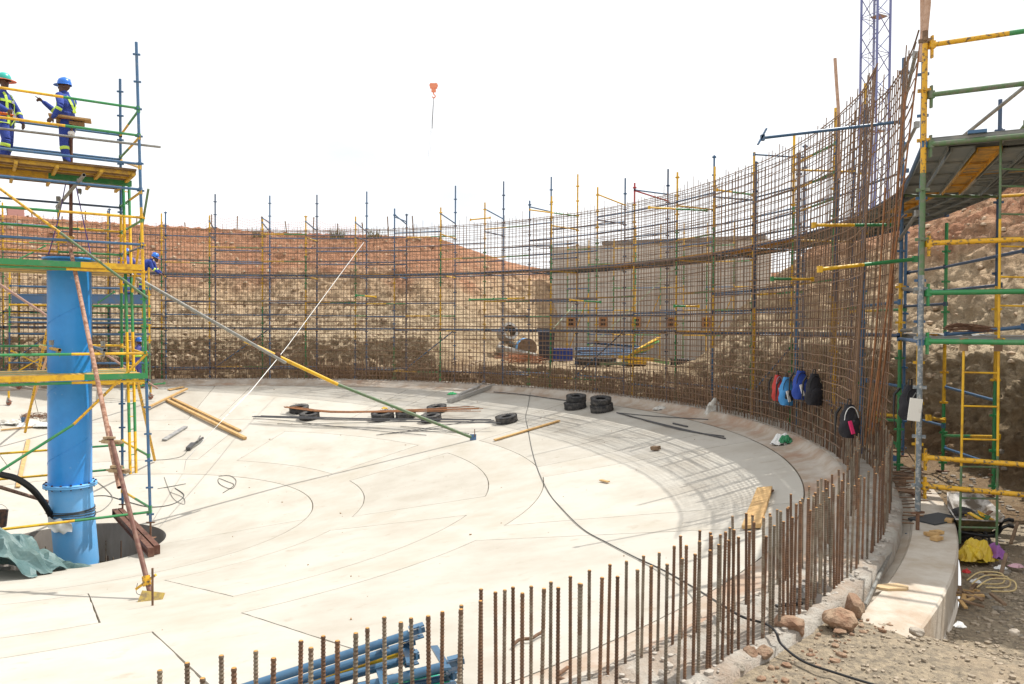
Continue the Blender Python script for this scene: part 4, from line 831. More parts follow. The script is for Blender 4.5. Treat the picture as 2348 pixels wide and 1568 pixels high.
    hl = MB(); hc = head+V((0,0,.055)); hl.lathe([(.118,-.005),(.120,.015),(.114,.055),(.093,.095),(.055,.120),(0,.130)], 24, hc); 
    vs = []; 
    for i in range(25):
        a = 2*math.pi*i/24; f = .118; g2 = .128+(.055*max(0, math.cos(a))**1.5); d_ = fx*math.cos(a)+side*math.sin(a); vs += [hc+d_*f, hc+d_*g2+V((0,0,-.012)), hc+d_*g2+V((0,0,-.018)), hc+d_*f*.98+V((0,0,-.010))]
    if brim: ho = child(hl, 'helmet', helmet); 
    br = MB() if brim else hl
    if brim: vs = [hc+(p-hc)*(1.0 if i % 4 in (0, 3) else 1.28)+(V((0,0,-.01)) if i % 4 in (1, 2) else V((0,0,0))) for i, p in enumerate(vs)]
    for q in range(3): br.add(vs, [(i*4+q, (i+1)*4+q, (i+1)*4+q+1, i*4+q+1) for i in range(24)])
    if brim: child(br, 'helmet_brim', brim)
    else: hl.tube([hc-fx*.1+V((0,0,.085)), hc+V((0,0,.133)), hc+fx*.1+V((0,0,.085))], .012, 6); ho = child(hl, 'helmet', helmet)
    ey = MB(); [ey.ball(head+fx*.078+side*.030*s+V((0,0,.022)), .010, 8) for s in (-1, 1)]; child(ey, 'eyes', WHT)
    pu = MB(); [pu.ball(head+fx*.0865+side*.030*s+V((0,0,.022)), .0045, 6) for s in (-1, 1)]; child(pu, 'pupils', BLK)
    def band(a, b, f, r, w_, name='reflective_band', m=HIV):
        c = lerp(a, b, f); d_ = (V(b)-V(a)).normalized(); child(MB().tube([c-d_*w_/2, c-d_*w_*.4, c+d_*w_*.4, c+d_*w_/2], [r*.96, r, r, r*.96], 18, cap=False), name, m)
    if bands:
        for s, k in ((1, 'L'), (-1, 'R')):
            band(g['el'+k], g['wr'+k], .30, .056+.003, .05); band(g['kn'+k], g['an'+k]+V((0,0,.05)), .28, .080, .06)
    if harness:
        def strap(pts, m=HIV, w_=.045, name='harness_strap'):
            mb_ = MB(); pts = [V(p) for p in pts]
            for i in range(len(pts)-1):
                mb_.bar(pts[i], pts[i+1], w_, .010, 0, up=(pts[i]+pts[i+1])/2-lerp(hip, neck, .6))
            child(mb_, name, m)
        def tp(f, a, ex=.014):   # point on the torso skin: height fraction, angle from the front
            c = lerp(hip, neck, f); prof_ = np.interp(f, [0,.15,.3,.62,.84,.95], [.130,.128,.122,.135,.108,.07]); ps_ = np.interp(f, [0,.15,.3,.62,.84,.95], [.178,.172,.168,.190,.175,.10]); return c+tf*math.cos(a)*(prof_+ex)+ts*math.sin(a)*(ps_+ex)
        for s in (-1, 1):
            strap([tp(.05, .6*s), tp(.3, .65*s), tp(.55, .62*s), tp(.75, .62*s), tp(.88, .75*s), neck-V((0,0,.01))+ts*.09*s, tp(.88, math.pi-.6*s), tp(.6, math.pi-.3*s), tp(.35, math.pi+.2*s)])
            hp_ = hip+ts*.09*s-V((0,0,.03)); kd = g['kn'+('L' if s > 0 else 'R')]; c = lerp(hp_, kd, .22); strap([tp(.05, .6*s), c+tf*.105+ts*.02*s, c+ts*.112*s, c-tf*.10], w_=.04); strap([tp(.05, .55*s), hip+tf*.10-V((0,0,.12)), hip-tf*.02-V((0,0,.15))], w_=.035)
        strap([tp(.60, a_) for a_ in [x*math.pi/8 for x in range(-4, 5)]]); strap([tp(.10, a_, .018) for a_ in [x*math.pi/8 for x in range(-8, 9)]], ORG, .06, 'belt'); child(MB().box(tp(.60, 0, .024), (.02,.06,.05)), 'buckle', METL); child(MB().box(tp(.10, 0, .03), (.02,.07,.06)), 'belt_buckle', METL)
    return t
zt_ = onA(384).z-.08
# worker pointing left
w2 = V((-8.28, 14.35, zt_))
person('worker in blue helmet and overalls pointing left with raised hand on the top deck', w2, R(196), dict(hip=(0,0,.90), neck=(.03,0,1.40), head=(.055,0,1.54), face=(1,.12,-.06), tside=(.35,1,0),
    elR=(.24,-.30,1.12), wrR=(.46,-.24,1.30), hdR=(.85,.05,.5), hnR=(0,.3,-1), curlR=(.05,1.1,0), elL=(.03,.36,1.12), wrL=(.14,.36,.90), hdL=(.7,-.1,-.6), knR=(.06,-.12,.48), anR=(.02,-.15,.09), knL=(.04,.13,.48), anL=(-.02,.16,.09)), OVER, HELB, voxel=.0095)
w1 = V((-9.30, 14.1, zt_))
person('worker in a teal helmet with an orange sun brim, cut by the left picture edge', w1, R(-12), dict(hip=(.02,0,.89), neck=(-.03,0,1.40), head=(0.0,0,1.55), face=(1,-.25,-.05), tside=(-.3,1,0),
    elR=(.06,-.30,1.10), wrR=(.32,-.26,.96), hdR=(.9,.1,-.3), curlR=(.6,.7,0), elL=(.0,.30,1.10), wrL=(.14,.26,.88), knR=(.16,-.12,.48), anR=(.10,-.13,.09), knL=(-.02,.12,.48), anL=(-.14,.13,.09)), OVER, HELT, HELO, voxel=.0095)
fw = PF(317, 896)
person('worker in faded blue overalls and a reflective belt seen from behind at the far wall', V((fw.x, fw.y, fw.z)), R(80), dict(hip=(0,0,.90), neck=(.04,0,1.38), head=(.08,0,1.52), elR=(.16,-.28,1.14), wrR=(.40,-.2,1.10), elL=(.16,.28,1.14), wrL=(.40,.2,1.1), knR=(.03,-.1,.47), anR=(0,-.12,.09), knL=(.1,.1,.47), anL=(.02,.12,.09)), OVERL, HELB, voxel=.02, harness=False)
tag(MB().lathe([(.135,0),(.19,.0),(.195,.07),(.14,.07)], 20, V((fw.x+.01, fw.y+.02, fw.z+1.02))).build('reflective_belt', HIV), 'reflective yellow belt worn by the far worker', 'belt')
bd_ = P(286, 692, 25.7)
person('worker in faded overalls standing on the low tower, half hidden by the yellow tubes', bd_, R(95), dict(hip=(0,0,.86), neck=(.10,0,1.34), head=(.16,0,1.46), elR=(.2,-.28,1.10), wrR=(.42,-.2,1.12), elL=(.2,.28,1.1), wrL=(.4,.2,1.15), knR=(.03,-.1,.46), anR=(0,-.12,.09), knL=(.06,.1,.46), anL=(0,.12,.09)), OVERL, HELB, voxel=.02, harness=False)
person('worker in dark overalls and a blue helmet bending forward on the low tower', P(322, 688, 26.0), R(10), dict(hip=(0,0,.86), neck=(.34,0,1.20), head=(.46,0,1.28), face=(1,0,-.5), elR=(.42,-.2,.92), wrR=(.60,-.15,.78), elL=(.42,.2,.92), wrL=(.6,.15,.8), knR=(.06,-.1,.46), anR=(0,-.12,.09), knL=(.08,.1,.46), anL=(0,.12,.09)), OVER, HELB, voxel=.02, harness=False)
# ------------------------------------------------------------------ tyres
TR = .30
def tyre_mesh():
    mb = MB(); prof = []
    for k in range(21):
        a = -math.pi*.80+k/20*math.pi*1.60; rr_ = .205+ .095*math.cos(a)*(1.0 if abs(a) < 1.6 else .9); zz = .092*math.sin(a)
        if abs(a) < .95: rr_ = .205+.095-.004*(abs(a)/.95)**2
        prof.append((rr_, zz))
    mb.lathe(prof, 40, (0,0,.092)); inner = [(prof[-1][0], prof[-1][1]), (.20, .075), (.235, .06), (.25, 0), (.235, -.06), (.20, -.075), (prof[0][0], prof[0][1])]
    mb.lathe(inner, 40, (0,0,.092), m=1)
    for zc in (-.05, -.018, .018, .05): mb.lathe([(.3005, zc-.004), (.2945, zc), (.3005, zc+.004)], 40, (0,0,.092), m=1)
    for k in range(40):
        a = 2*math.pi*k/40; q = Matrix.Rotation(a, 3, 'Z')
        for s in (-1, 1): mb.box(q @ V((.298, 0, .070*s))+V((0,0,.092)), (.012, .022, .028), q @ Matrix.Rotation(.3*s, 3, 'X'))
    return mb.mesh('tyre', [TYRE, BLK], (0,0,0))
TM = tyre_mesh()
def tyre(u, v, label, stack=0, tilt=(0,0), rz=0, s=1.0, off=(0,0), grp='old car tyres on the tank floor'):
    p = PF(u, v); o = bpy.data.objects.new('tyre', TM); COL.objects.link(o); o.location = p+V((off[0], off[1], .006+stack)); gx = -.1785*(p.x-CX)/math.hypot(p.x-CX, p.y-CY); gy = .1785*(p.y-CY)/math.hypot(p.x-CX, p.y-CY)
    o.rotation_euler = (gy+tilt[0], gx+tilt[1], rz); o.scale = (s, s, s); tag(o, label, 'tyre', grp); return o
tyre(688, 950, 'tyre lying at the left end under the rusty bar bundle'); tyre(712, 965, 'tyre lying in front of the leftmost one, under the grey bars')
tyre(880, 964, 'larger tyre with a yellow scrap on it, middle of the bar bundle', s=1.12); tyre(933, 960, 'tyre half hidden between the middle and right tyres, under the grey bars')
tyre(991, 967, 'tyre under the grey bars where the green prop passes in front'); tyre(1004, 946, 'tyre under the right end of the rusty bar bundle'); tyre(1164, 968, 'lone tyre at the right end of the grey bars')
tyre(1321, 934, 'bottom tyre of the left stack near the rebar wall', s=1.03); tyre(1321, 934, 'top tyre of the left stack near the rebar wall', .195, (.03,.05), .4, .93, (.02,.02))
tyre(1382, 940, 'bottom tyre of the right stack near the rebar wall', s=1.03); tyre(1382, 940, 'dusty top tyre of the right stack near the rebar wall', .195, (-.02,-.04), 1, .93, (-.03,.02))
yp = PF(880, 955); rag((yp.x+.06, yp.y-.1, yp.z+.20), .10, .07, .05, YEL, 'yellow_scrap', 'small yellow scrap lying on the middle tyre', 'scrap', 3, 7)
# bundles of bars resting on the tyres
def line(us, dz=.02, r=.01, n=6): return smooth([PF(u, v, dz) for u, v in us], 4)
rr = random.Random(21); bu = thing('rusty_bar_bundle', 'bundle of thin orange rusty bars lying across the tyres', 'rebar bundle', PF(870, 945, .22))
for k in range(12):
    y = rr.uniform(-5, 4); x0 = 652+rr.uniform(0, 28); x1 = 1050+rr.uniform(0, 62); MB().tube(smooth([PF(x0, 940+y*.6, .2), PF(760, 949+y*.5, .22), PF(900, 946+y*.5, .22), PF(x1, 938+y*1.4, .22)], 3), .009, 5).build('bar', mat('orange_rust_rebar', (.30,.13,.05)), bu)
bu = thing('grey_bar_bundle', 'bundle of dark grey bars lying across the tyres in front of the rusty bundle', 'rebar bundle', PF(870, 965, .22))
for k, (a, b, c, d) in enumerate([(580,962,1135,964),(582,963,1140,969),(585,961,1128,962),(590,963,1150,970),(600,960,1060,963)]): MB().tube([PF(a, b, .2 if k < 3 else .16), PF((a+c)/2, (b+d)/2+2, .21), PF(c, d, .2)], .012, 5).build('bar', REBS, bu)
bu = thing('loose_bars', 'loose thin dark bars scattered on the floor in front of the tyres', 'rebar bundle', PF(900, 985))
for a, b, c, d in [(582,966,712,976),(695,978,1140,966),(700,975,980,1000),(638,978,1060,994),(865,1001,1090,965),(920,980,1078,995),(875,999,1030,980),(1150,965,1000,975)]: MB().tube(line([(a,b),((a+c)/2,(b+d)/2+rr.uniform(-2,2)),(c,d)]), .008, 5).build('bar', REBS, bu)
for nm, lb, pts, r in (('long_bar', 'long dark bar on the floor between the line of the wall and the tyre stacks', [(1133,899),(1200,904),(1300,917)], .012), ('long_bar', 'thin dark bar reaching right from the stacked tyres to the white sack', [(1415,943),(1500,950),(1625,956)], .010),
    ('steel_flat', 'pair of long dark steel flats pointing right from the stacked tyres', [(1416,943),(1550,975),(1665,999)], .016), ('steel_flat', 'second long dark steel flat beside the pair, slightly nearer', [(1440,948),(1560,980),(1662,994)], .013), ('steel_flat', 'short dark steel strip lying on the long flats', [(1545,966),(1578,973)], .022)):
    tag(MB().tube(line(pts, .02), r, 5).build(nm, REBS), lb, 'steel bar')
for k in range(5):
    a = rr.uniform(840, 880); tag(MB().tube(line([(a, 948+k*3), (a+30+k*9, 938+k*4), (a+55, 943-k)], .01), .005, 4).build('tie_wire', WIRE), 'short curl of tie wire near the right of the middle tyre', 'wire', 'wire curls by the tyres')
# timbers
def plank(u0, v0, u1, v1, w, h, m, label, name='timber_plank', cat='plank', dz=.02): 
    a = PF(u0, v0, dz+h/2); b = PF(u1, v1, dz+h/2); n = V((-.1785*(a.x-CX), -.1785*(a.y-CY), math.hypot(a.x-CX, a.y-CY))).normalized(); return tag(MB().bar(a, b, w, h, 0, up=n).build(name, m), label, cat)
plank(383, 926, 565, 1012, .09, .07, WOOD, 'long pale timber beam on the floor right of the tower, nearer of the pair', 'timber_beam', 'timber'); plank(395, 922, 553, 995, .08, .05, WOOD, 'long pale timber beam on the floor right of the tower, farther of the pair', 'timber_beam', 'timber')
plank(335, 947, 430, 900, .08, .05, WOOD, 'pale timber batten crossing over the pair of long beams', 'timber_batten', 'timber', .09); plank(388, 903, 422, 896, .18, .02, WOOD, 'small pale board lying beyond the crossed battens', 'short_board', 'board')
plank(379, 1018, 428, 987, .13, .04, mat('grey_weathered_board', (.22,.22,.22), .8, 0, (.33,.32,.30), 8, coord=W), 'weathered grey board on the floor right of the tower', 'grey_board', 'board')
plank(1136, 1009, 1284, 963, .09, .035, WOOD, 'long narrow yellow batten on the floor below the stacked tyres', 'timber_batten', 'timber')
plank(1727, 1201, 1757, 1112, .20, .04, WOOD, 'short wide orange plank lying just inside the starter bars', 'timber_plank', 'plank'); plank(1748, 1135, 1776, 1117, .025, .025, RUST, 'short rusty bar under the wide orange plank', 'rusty_bar', 'steel bar')
plank(1030, 920, 1112, 880, .14, .09, mat('aluminium_channel', (.42,.41,.39), .45, .4, coord=W), 'grey metal channel leaning toward the wall base, left of the two', 'metal_channel', 'channel'); plank(1035, 921, 1136, 884, .06, .12, mat('aluminium_channel', (.42,.41,.39)), 'long pale metal channel by the wall base, right of the two', 'metal_channel', 'channel')
plank(1497, 1023, 1514, 1023, .10, .07, WOODO, 'small brown brick-like block alone on the floor', 'wood_block', 'block'); plank(1380, 1098, 1399, 1102, .05, .02, WOOD, 'tiny yellow wood chip on the open floor', 'wood_chip', 'chip')
plank(100, 1318, 190, 1306, .04, .02, WOOD, 'thin timber stick in front of the pit', 'timber_stick', 'stick'); plank(45, 1130, 68, 1022, .09, .03, WOOD, 'pale plank on the floor behind the blue pipe, left side', 'timber_plank', 'plank')
plank(5, 1000, 130, 985, .05, .03, WOOD, 'thin batten on the floor at the far left', 'timber_batten', 'timber'); plank(-30, 1302, 12, 1295, .35, .05, WOODO, 'old boards at the left picture edge in front of the tarpaulin', 'timber_board', 'board'); plank(130, 890, 200, 900, 1.3, .03, mat('brown_ply_sheet', (.33,.24,.16), .8, coord=W), 'brown plywood sheet on the floor behind the tower', 'ply_sheet', 'sheet')
plank(3, 1318, 30, 1316, .05, .05, GALV, 'short grey tube end by the old boards, bottom left', 'tube_offcut', 'tube')
# soft things
def PFt(u, v): p = PF(u, v); return (p.x, p.y, p.z)
SACK = mat('white_woven_sack', (.58,.57,.53), .8, 0, (.40,.37,.32), 8, coord=W, bump=.3)
rag(PFt(1515, 935), .19, .11, .08, SACK, 'white_sack', 'crumpled white sack on the floor beyond the dark steel flats', 'sack', 2); rag(PFt(1641, 945), .24, .12, .30, SACK, 'grey_bag', 'lumpy grey bag leaning at the foot of the rebar wall', 'bag', 5)
rag(PFt(1038, 906), .17, .06, .07, mat('green_plastic_bottle', (.05,.55,.18), .3), 'green_wrap', 'bright green plastic wrap near the metal channels', 'plastic wrap', 4, 10)
gb = rag(PFt(1797, 1011), .21, .16, .16, mat('white_carrier_bag', (.70,.70,.68), .5), 'carrier_bag', 'white and green plastic carrier bag on the floor by the curved wall', 'bag', 7)
q = PFt(1799, 1012); g2 = rag((q[0]+.02, q[1]-.05, q[2]+.045), .14, .10, .11, mat('green_print', (.02,.20,.08), .5), 'green_print', None, None, 7); g2.parent = gb; g2.location = V(g2.location)-V(gb.location)
rag(PFt(80, 990), .55, .22, .13, WHT, 'white_sheeting', 'crumpled white plastic sheeting on the floor behind the pipe', 'sheeting', 9, 18); rag(PFt(20, 985), .45, .2, .10, SACK, 'paper_scraps', 'dirty paper scraps at the far left behind the tower', 'scraps', 12, 14)
rr = random.Random(31); nb = MB(); c = PF(92, 973, .03)
for k in range(45):
    a = rr.uniform(0, 6.28); b = a+rr.uniform(.8, 2.4); R0 = rr.uniform(.2, .42); nb.tube([c+V((math.cos(a+(b-a)*j/5)*R0*1.3, math.sin(a+(b-a)*j/5)*R0, .02+rr.uniform(0,.14))) for j in range(6)], .006, 4)
tag(nb.build('wire_heap', RUST), 'tangled heap of rusty wire on the floor behind the blue pipe', 'wire heap')
# tarpaulin over something at the left edge, bucket
N_ = 34; tp = MB(); vs = []; fs = []
for i in range(N_):
    for j in range(N_):
        x = -4.1+3.3*i/(N_-1)*1.0; y = j/(N_-1); X_ = -10.2+2.75*i/(N_-1); Y_ = 11.75+1.5*y
        h = .88*max(0, 1-(i/(N_-1))**5)*(math.sin(math.pi*min(1, y*.75+.25)))**.8; h += .06*math.sin(i*.9+j*.5)+.045*math.sin(j*1.1-i*.35)+.03*math.sin(i*1.7)
        vs.append((X_+.06*math.sin(j*.7), Y_+.05*math.sin(i*.8), fz(X_, Y_)+max(h, .01+.012*((i+j) % 2))))
for i in range(N_-1):
    for j in range(N_-1): fs.append((i*N_+j, (i+1)*N_+j, (i+1)*N_+j+1, i*N_+j+1))
tp.add(vs, fs, 0, False); tag(tp.build('tarpaulin', TARP), 'dark green crumpled tarpaulin heaped at the pit edge, bottom left', 'tarpaulin')
q = PF(120, 1311); rag((-7.45, 12.95, fz(-7.45, 12.95)-.02), .42, .09, .10, TARP, 'tarpaulin_scrap', 'scrap of green tarpaulin against the foot of the blue pipe', 'tarpaulin', 3)
bp_c = P(2, 1222, 13.6); bk_ = thing('bucket', 'small black bucket with rusty rim at the left picture edge', 'bucket', (bp_c.x, bp_c.y, fz(bp_c.x, bp_c.y)))
MB().lathe([(0,0),(.12,0),(.15,.28),(.156,.285),(.14,.28),(.11,.02)], 20, (bp_c.x, bp_c.y, bp_c.z), smooth=False).build('pail', mat('black_pail', (.05,.04,.04), .6, 0, (.16,.08,.05), 9, coord=W), bk_); MB().tube([bp_c+V((.15*math.cos(a), .02, .28+.12*math.sin(a))) for a in [k*math.pi/8 for k in range(9)]], .004, 4).build('handle', REBS, bk_)
# cables on the floor
def cable(pts, r, label, m=WIRE, name='cable', cat='cable', dz=.012): return tag(MB().tube(smooth([PF(u, v, dz) for u, v in pts], 6), r, 6).build(name, m), label, cat)
cable([(1217,898),(1212,930),(1207,955),(1213,985),(1222,1030),(1236,1075),(1262,1128),(1290,1162),(1340,1210),(1400,1243),(1470,1278)], .0065, 'long thin dark cable winding across the floor from the wall towards the starter bars')
e = [PF(1470,1278,.012), PF(1530,1305,.03), PF(1600,1345,.06), PZ(1660,1380,-1.82), PZ(1710,1408,-1.80), PZ(1760,1422,-1.86), PZ(1785,1440,-1.85), PZ(1800,1470,-1.91), PZ(1850,1508,-1.94), PZ(1930,1535,-1.93), PZ(2050,1570,-1.92), PZ(2200,1610,-1.9)]
tag(MB().tube(smooth(e, 6), .008, 6).build('cable', BLK), 'black cable crossing the rim between the starter bars onto the gravel', 'cable')
cable([(380,1103),(400,1150),(426,1165),(424,1150),(395,1138)], .005, 'thin grey cable loop on the floor right of the tower'); cable([(212,1150),(250,1148),(300,1162),(350,1172),(400,1165),(426,1145),(405,1128)], .009, 'grey cable curving from the pipe round the tower leg')
cable([(225,1115),(250,1135),(262,1155),(240,1180),(215,1188)], .009, 'grey cable loop between the pipe and the pit', GALV)
cable([(505,1100),(530,1098),(545,1110),(535,1128),(508,1118),(505,1105),(525,1112),(540,1120),(515,1138)], .006, 'tangled dark strap lying alone on the floor', BLK, 'strap', 'strap'); cable([(365,1130),(430,1118),(380,1128)], .006, 'thin wire in the shade right of the tower foot')
# tool heap with lead
th_ = thing('power_tool', 'grey metal trowel-like tool with its lead on the floor right of the tower', 'tool', PF(448, 1030)); plank_ = lambda a, b, c, d, w, h, m, dz: MB().bar(PF(a, b, dz), PF(c, d, dz), w, h)
for a in ((433,1040,466,1018,.10,.02,GALV,.03),(440,1032,468,1012,.04,.05,REBS,.06),(434,1038,446,1026,.12,.08,REBS,.06),(455,1020,462,1008,.03,.03,GALV,.10)): plank_(*a).build('tool_part', a[6], th_)
cable([(352,1065),(390,1062),(420,1055),(434,1040)], .006, 'thin lead running from the tower leg to the metal tool')
# white rope
ra, rb_, rc = P(831, 560, 27.3), P(660, 798, 22.0), P(632, 834, 20.6)
tag(MB().tube([ra, rb_, rc, P(575, 905, 18.5), P(520, 962, 16.6)], .009, 5).tube([P(520, 962, 16.6), P(430, 1062, 13.9), PF(425, 1090, .05)], .006, 5).build('white_rope', ROPE), 'taut white rope from the wall top down across the raking prop to the floor', 'rope')
# paper flakes etc near the pit and small litter on the floor
rr = random.Random(8); lit = MB()
for k in range(150):
    r = rr.uniform(3, 12.6); t = rr.uniform(-60, 130); p = pol(r, t, -4.43+.1785*r); s = .004+.014*rr.random()**3; lit.box(p+V((0,0,s*.4)), (s*rr.uniform(1,3), s, s), Matrix.Rotation(rr.uniform(0,3), 3, 'Z'))
tag(lit.build('floor_litter', mat('brown_litter', (.30,.20,.11), .9)), 'tiny crumbs and chips scattered over the tank floor', 'litter', kind='stuff')

# ------------------------------------------------------------------ pile of scaffold tubes in front, behind the nearest starter bars
pf = thing('tube_pile', 'pile of blue and yellow scaffold ledgers heaped at the bottom behind the starter bars', 'tube pile', PF(800, 1568))
BLN = mat('glossy_blue_tube_paint', (.05,.125,.215), .28, 0, (.03,.08,.15), 6, (.5,.7), coord=W)
def endclip(p, d, parent, m=BLN):
    s = d.cross(V((0,0,1))).normalized(); mb = MB(); mb.bar(p-d*.02, p+d*.10, .012, .03).bar(p+V((0,0,.035)), p+d*.09+V((0,0,.035)), .05, .008).bar(p-V((0,0,.035)), p+d*.09-V((0,0,.035)), .05, .008).bar(p+d*.07-s*.09+V((0,0,-.02)), p+d*.05+s*.10+V((0,0,.05)), .012, .04); return mb.build('wedge_clip', m, parent)
for u0, v0, u1, v1, dz, m in ((430,1632,945,1458,.36,BLN),(480,1640,925,1487,.26,BLN),(500,1640,918,1500,.20,YEL),(480,1650,935,1518,.16,BLN),(520,1650,1030,1535,.12,BLN),(540,1660,1035,1528,.19,BLN),(560,1665,1020,1560,.05,BLN),(500,1665,900,1520,.10,BLN),(520,1675,1020,1590,.04,BLN)):
    a = PF(u0, v0, dz*.4+.03); b = PF(u1, v1, dz); o = MB().tube([a, b], .026, 14).build('ledger', m, pf); endclip(b, (b-a).normalized(), pf, m)
for (u0, v0, u1, v1, dz) in ((1003,1485,1035,1535,.2),(883,1470,895,1500,.3),(880,1540,892,1580,.2),(940,1490,950,1525,.25)):
    MB().bar(PF(u0, v0, dz), PF(u1, v1, dz), .045, .012).build('loose_wedge', BLN, pf)
gs = thing('green_roof_sheet', 'bright green ribbed sheet under the right end of the tube pile', 'sheet', PF(980, 1590))
for k in range(7): MB().tube([PF(870+5*k, 1572+k*9, .03), PF(1040, 1552+k*8, .03)], .014, 6).build('rib', mat('bright_green_sheet', (.02,.40,.24), .4), gs)

# ------------------------------------------------------------------ backpacks hung on the cage
def backpack(p, h, w, d, m1, m2, label, rz=0, accent=None, name='backpack', m3=None):
    t = thing(name, label, 'backpack', p); t.rotation_euler = (0, .06, rz); mb = MB(); N1, N2 = 16, 12; vs = []; fs = []
    for i in range(N2+1):
        f = i/N2; z = -h*f; ww = w*(.34+.66*math.sin(min(1, f*1.25+.12)*math.pi/2)**1.2)*(1-.18*max(0, f-.8)/.2)/2; dd = d*(.30+.70*math.sin(min(1, f*1.05+.08)*math.pi/2))*(1-.25*max(0, f-.85)/.15)/2
        for j in range(N1):
            a = 2*math.pi*j/N1; ca, sa = math.cos(a), math.sin(a); k = 1/(abs(ca)**3+abs(sa)**3)**(1/3.0)
            vs.append((ca*k*ww+.012*math.sin(f*13+j), sa*k*dd-.05*f+.008*math.sin(f*17+j*2), z))
    for i in range(N2):
        for j in range(N1): fs.append((i*N1+j, (i+1)*N1+j, (i+1)*N1+(j+1)%N1, i*N1+(j+1)%N1))
    mb.add(vs, fs, 0, True); mb.add(vs[:N1], [tuple(range(N1))], 0); mb.add(vs[-N1:], [tuple(range(N1))[::-1]], 0)
    def ch(mb_, nm, m): o = mb_.build(nm, m, None, org=(0,0,0)); o.parent = t
    ch(mb, 'bag_body', m1); pk = MB(); pk.ball((0, -d*.42-.04*h, -h*.68), (w*.38, d*.22, h*.24), 14); ch(pk, 'front_pocket', m2)
    ch(MB().tube([(-.03,0,-.02),(-.02,0,.07),(.02,0,.07),(.03,0,-.02)], .010, 6), 'carry_loop', BLK)
    st = MB(); [st.tube([(s*w*.25, d*.4, -.04), (s*w*.38, d*.62, -h*.3), (s*w*.42, d*.55, -h*.7), (s*w*.5, d*.35, -h*1.05), (s*w*.45, d*.3, -h*1.25)], [.018,.018,.012,.006,.004], 6) for s in (-1, 1)]; ch(st, 'shoulder_strap', BLK)
    zp_ = MB(); zp_.tube([(w*.40*math.sin(a), -d*.30-.05*h*(.5-.5*math.cos(a)), -h*(.46-.40*math.cos(a))) for a in [k*math.pi/10 for k in range(-9, 10)]], .006, 4); ch(zp_, 'zip', m3 or BLK)
    if accent: ch(MB().bar((-w*.30, -d*.56-.03, -h*.48), (-w*.12, -d*.6-.045, -h*.86), .045, .02, 0, up=V((0,1,0))), 'accent_stripe', accent)
    return t
NAVY = mat('royal_blue_cloth', (.02,.06,.33), .8, bump=.4, bscale=30); SKYB = mat('sky_blue_cloth', (.06,.27,.58), .8, bump=.4, bscale=30); REDC = mat('red_cloth', (.48,.05,.04), .8, bump=.4, bscale=30); BLC = mat('black_cloth', (.018,.017,.022), .85, bump=.4, bscale=30); GRC = mat('grey_mauve_cloth', (.17,.15,.19), .85, bump=.4, bscale=30); PNK = mat('pink_trim', (.75,.03,.16), .6); PALE = mat('pale_blue_cloth', (.35,.45,.55), .8)
def hang(u, v): 
    d = ray(u, v); m = d.x/d.y; a = 1+m*m; b = -2*(CX*m+CY); c = CX*CX+CY*CY-13.38**2; Y = (-b+math.sqrt(b*b-4*a*c))/2/a; return d*(Y/d.y)
backpack(hang(1783, 852), .50, .24, .18, REDC, REDC, 'red and pale blue backpack, leftmost of the four hanging together', .5, PALE, m3=PALE); backpack(hang(1804, 857), .52, .30, .20, SKYB, BLC, 'sky blue backpack with a dark pocket, second of the hanging four', .35, WHT)
backpack(hang(1836, 842), .50, .31, .20, NAVY, NAVY, 'royal blue backpack with white stripes, third of the hanging four', .3, WHT); backpack(hang(1867, 848), .52, .29, .20, BLC, BLC, 'dark charcoal backpack, rightmost of the four hanging together', .2)
backpack(P(1948, 918, 9.9), .42, .26, .18, BLC, BLC, 'black backpack with a pink stripe hanging alone at the end of the rebar wall', .25, PNK, m3=WHT); backpack(P(2087, 872, 9.1), .41, .27, .2, BLC, GRC, 'black and grey backpack hanging behind the nearest scaffold post', .3)
sg = MB(); c = P(2099, 928, 7.62); sgt = thing('white_board', 'blank white board hung on the nearest scaffold post', 'board', c); MB().box(c, (.125,.012,.225), Matrix.Rotation(.12, 3, 'Y')).build('board', mat('dirty_white_board', (.72,.70,.64), .6, 0, (.55,.50,.42), 9, (.55,.7), coord=W), sgt); MB().tube([c+V((-.03,0,.11)), c+V((.005,.0,.17)), c+V((.04,0,.11))], .004, 4).build('wire_hook', GALV, sgt)

# ------------------------------------------------------------------ wheelbarrow
wb = thing('wheelbarrow', 'old grey steel wheelbarrow with yellow scraps in its tray beside the footing', 'wheelbarrow', P(2245, 1245, 8.4))
gz = -2.33; Yw = 8.35
def wp(u, v, Y=Yw): return P(u, v, Y)
TRAY = mat('worn_grey_tray', (.60,.57,.53), .6, 0, (.13,.10,.07), 7, (.4,.6), coord=W); TRAYG = mat('olive_tray_front', (.12,.11,.05), .8, 0, (.26,.19,.09), 8, coord=W)  # near and left tray sides get a darker olive brown
top_ = [wp(2176, 1118, 9.0), wp(2256, 1122, 9.0), wp(2307, 1171, 8.5), wp(2300, 1182, 8.05), wp(2196, 1178, 7.95), wp(2178, 1150, 8.4)]
bot_ = [wp(2196, 1170, 8.8), wp(2250, 1172, 8.8), wp(2282, 1196, 8.45), wp(2276, 1207, 8.2), wp(2205, 1203, 8.15), wp(2196, 1190, 8.4)]
mb = MB(); mb.add(top_+bot_, [(i, (i+1) % 6, 6+(i+1) % 6, 6+i) for i in range(6)]+[tuple(range(6, 12))], 0); inn = [p+(sum(top_, V())/6-p)*.025 for p in top_]; inb = [p+(sum(bot_, V())/6-p)*.03+V((0,0,.012)) for p in bot_]
mb.add(inn+inb, [(i, 6+i, 6+(i+1) % 6, (i+1) % 6) for i in range(6)]+[tuple(range(6, 12))[::-1]], 0); mb.tube(top_+[top_[0]], .009, 6, 0); mb.m[3] = 1; mb.m[4] = 1; mb.build('tray', [TRAY, TRAYG], wb)
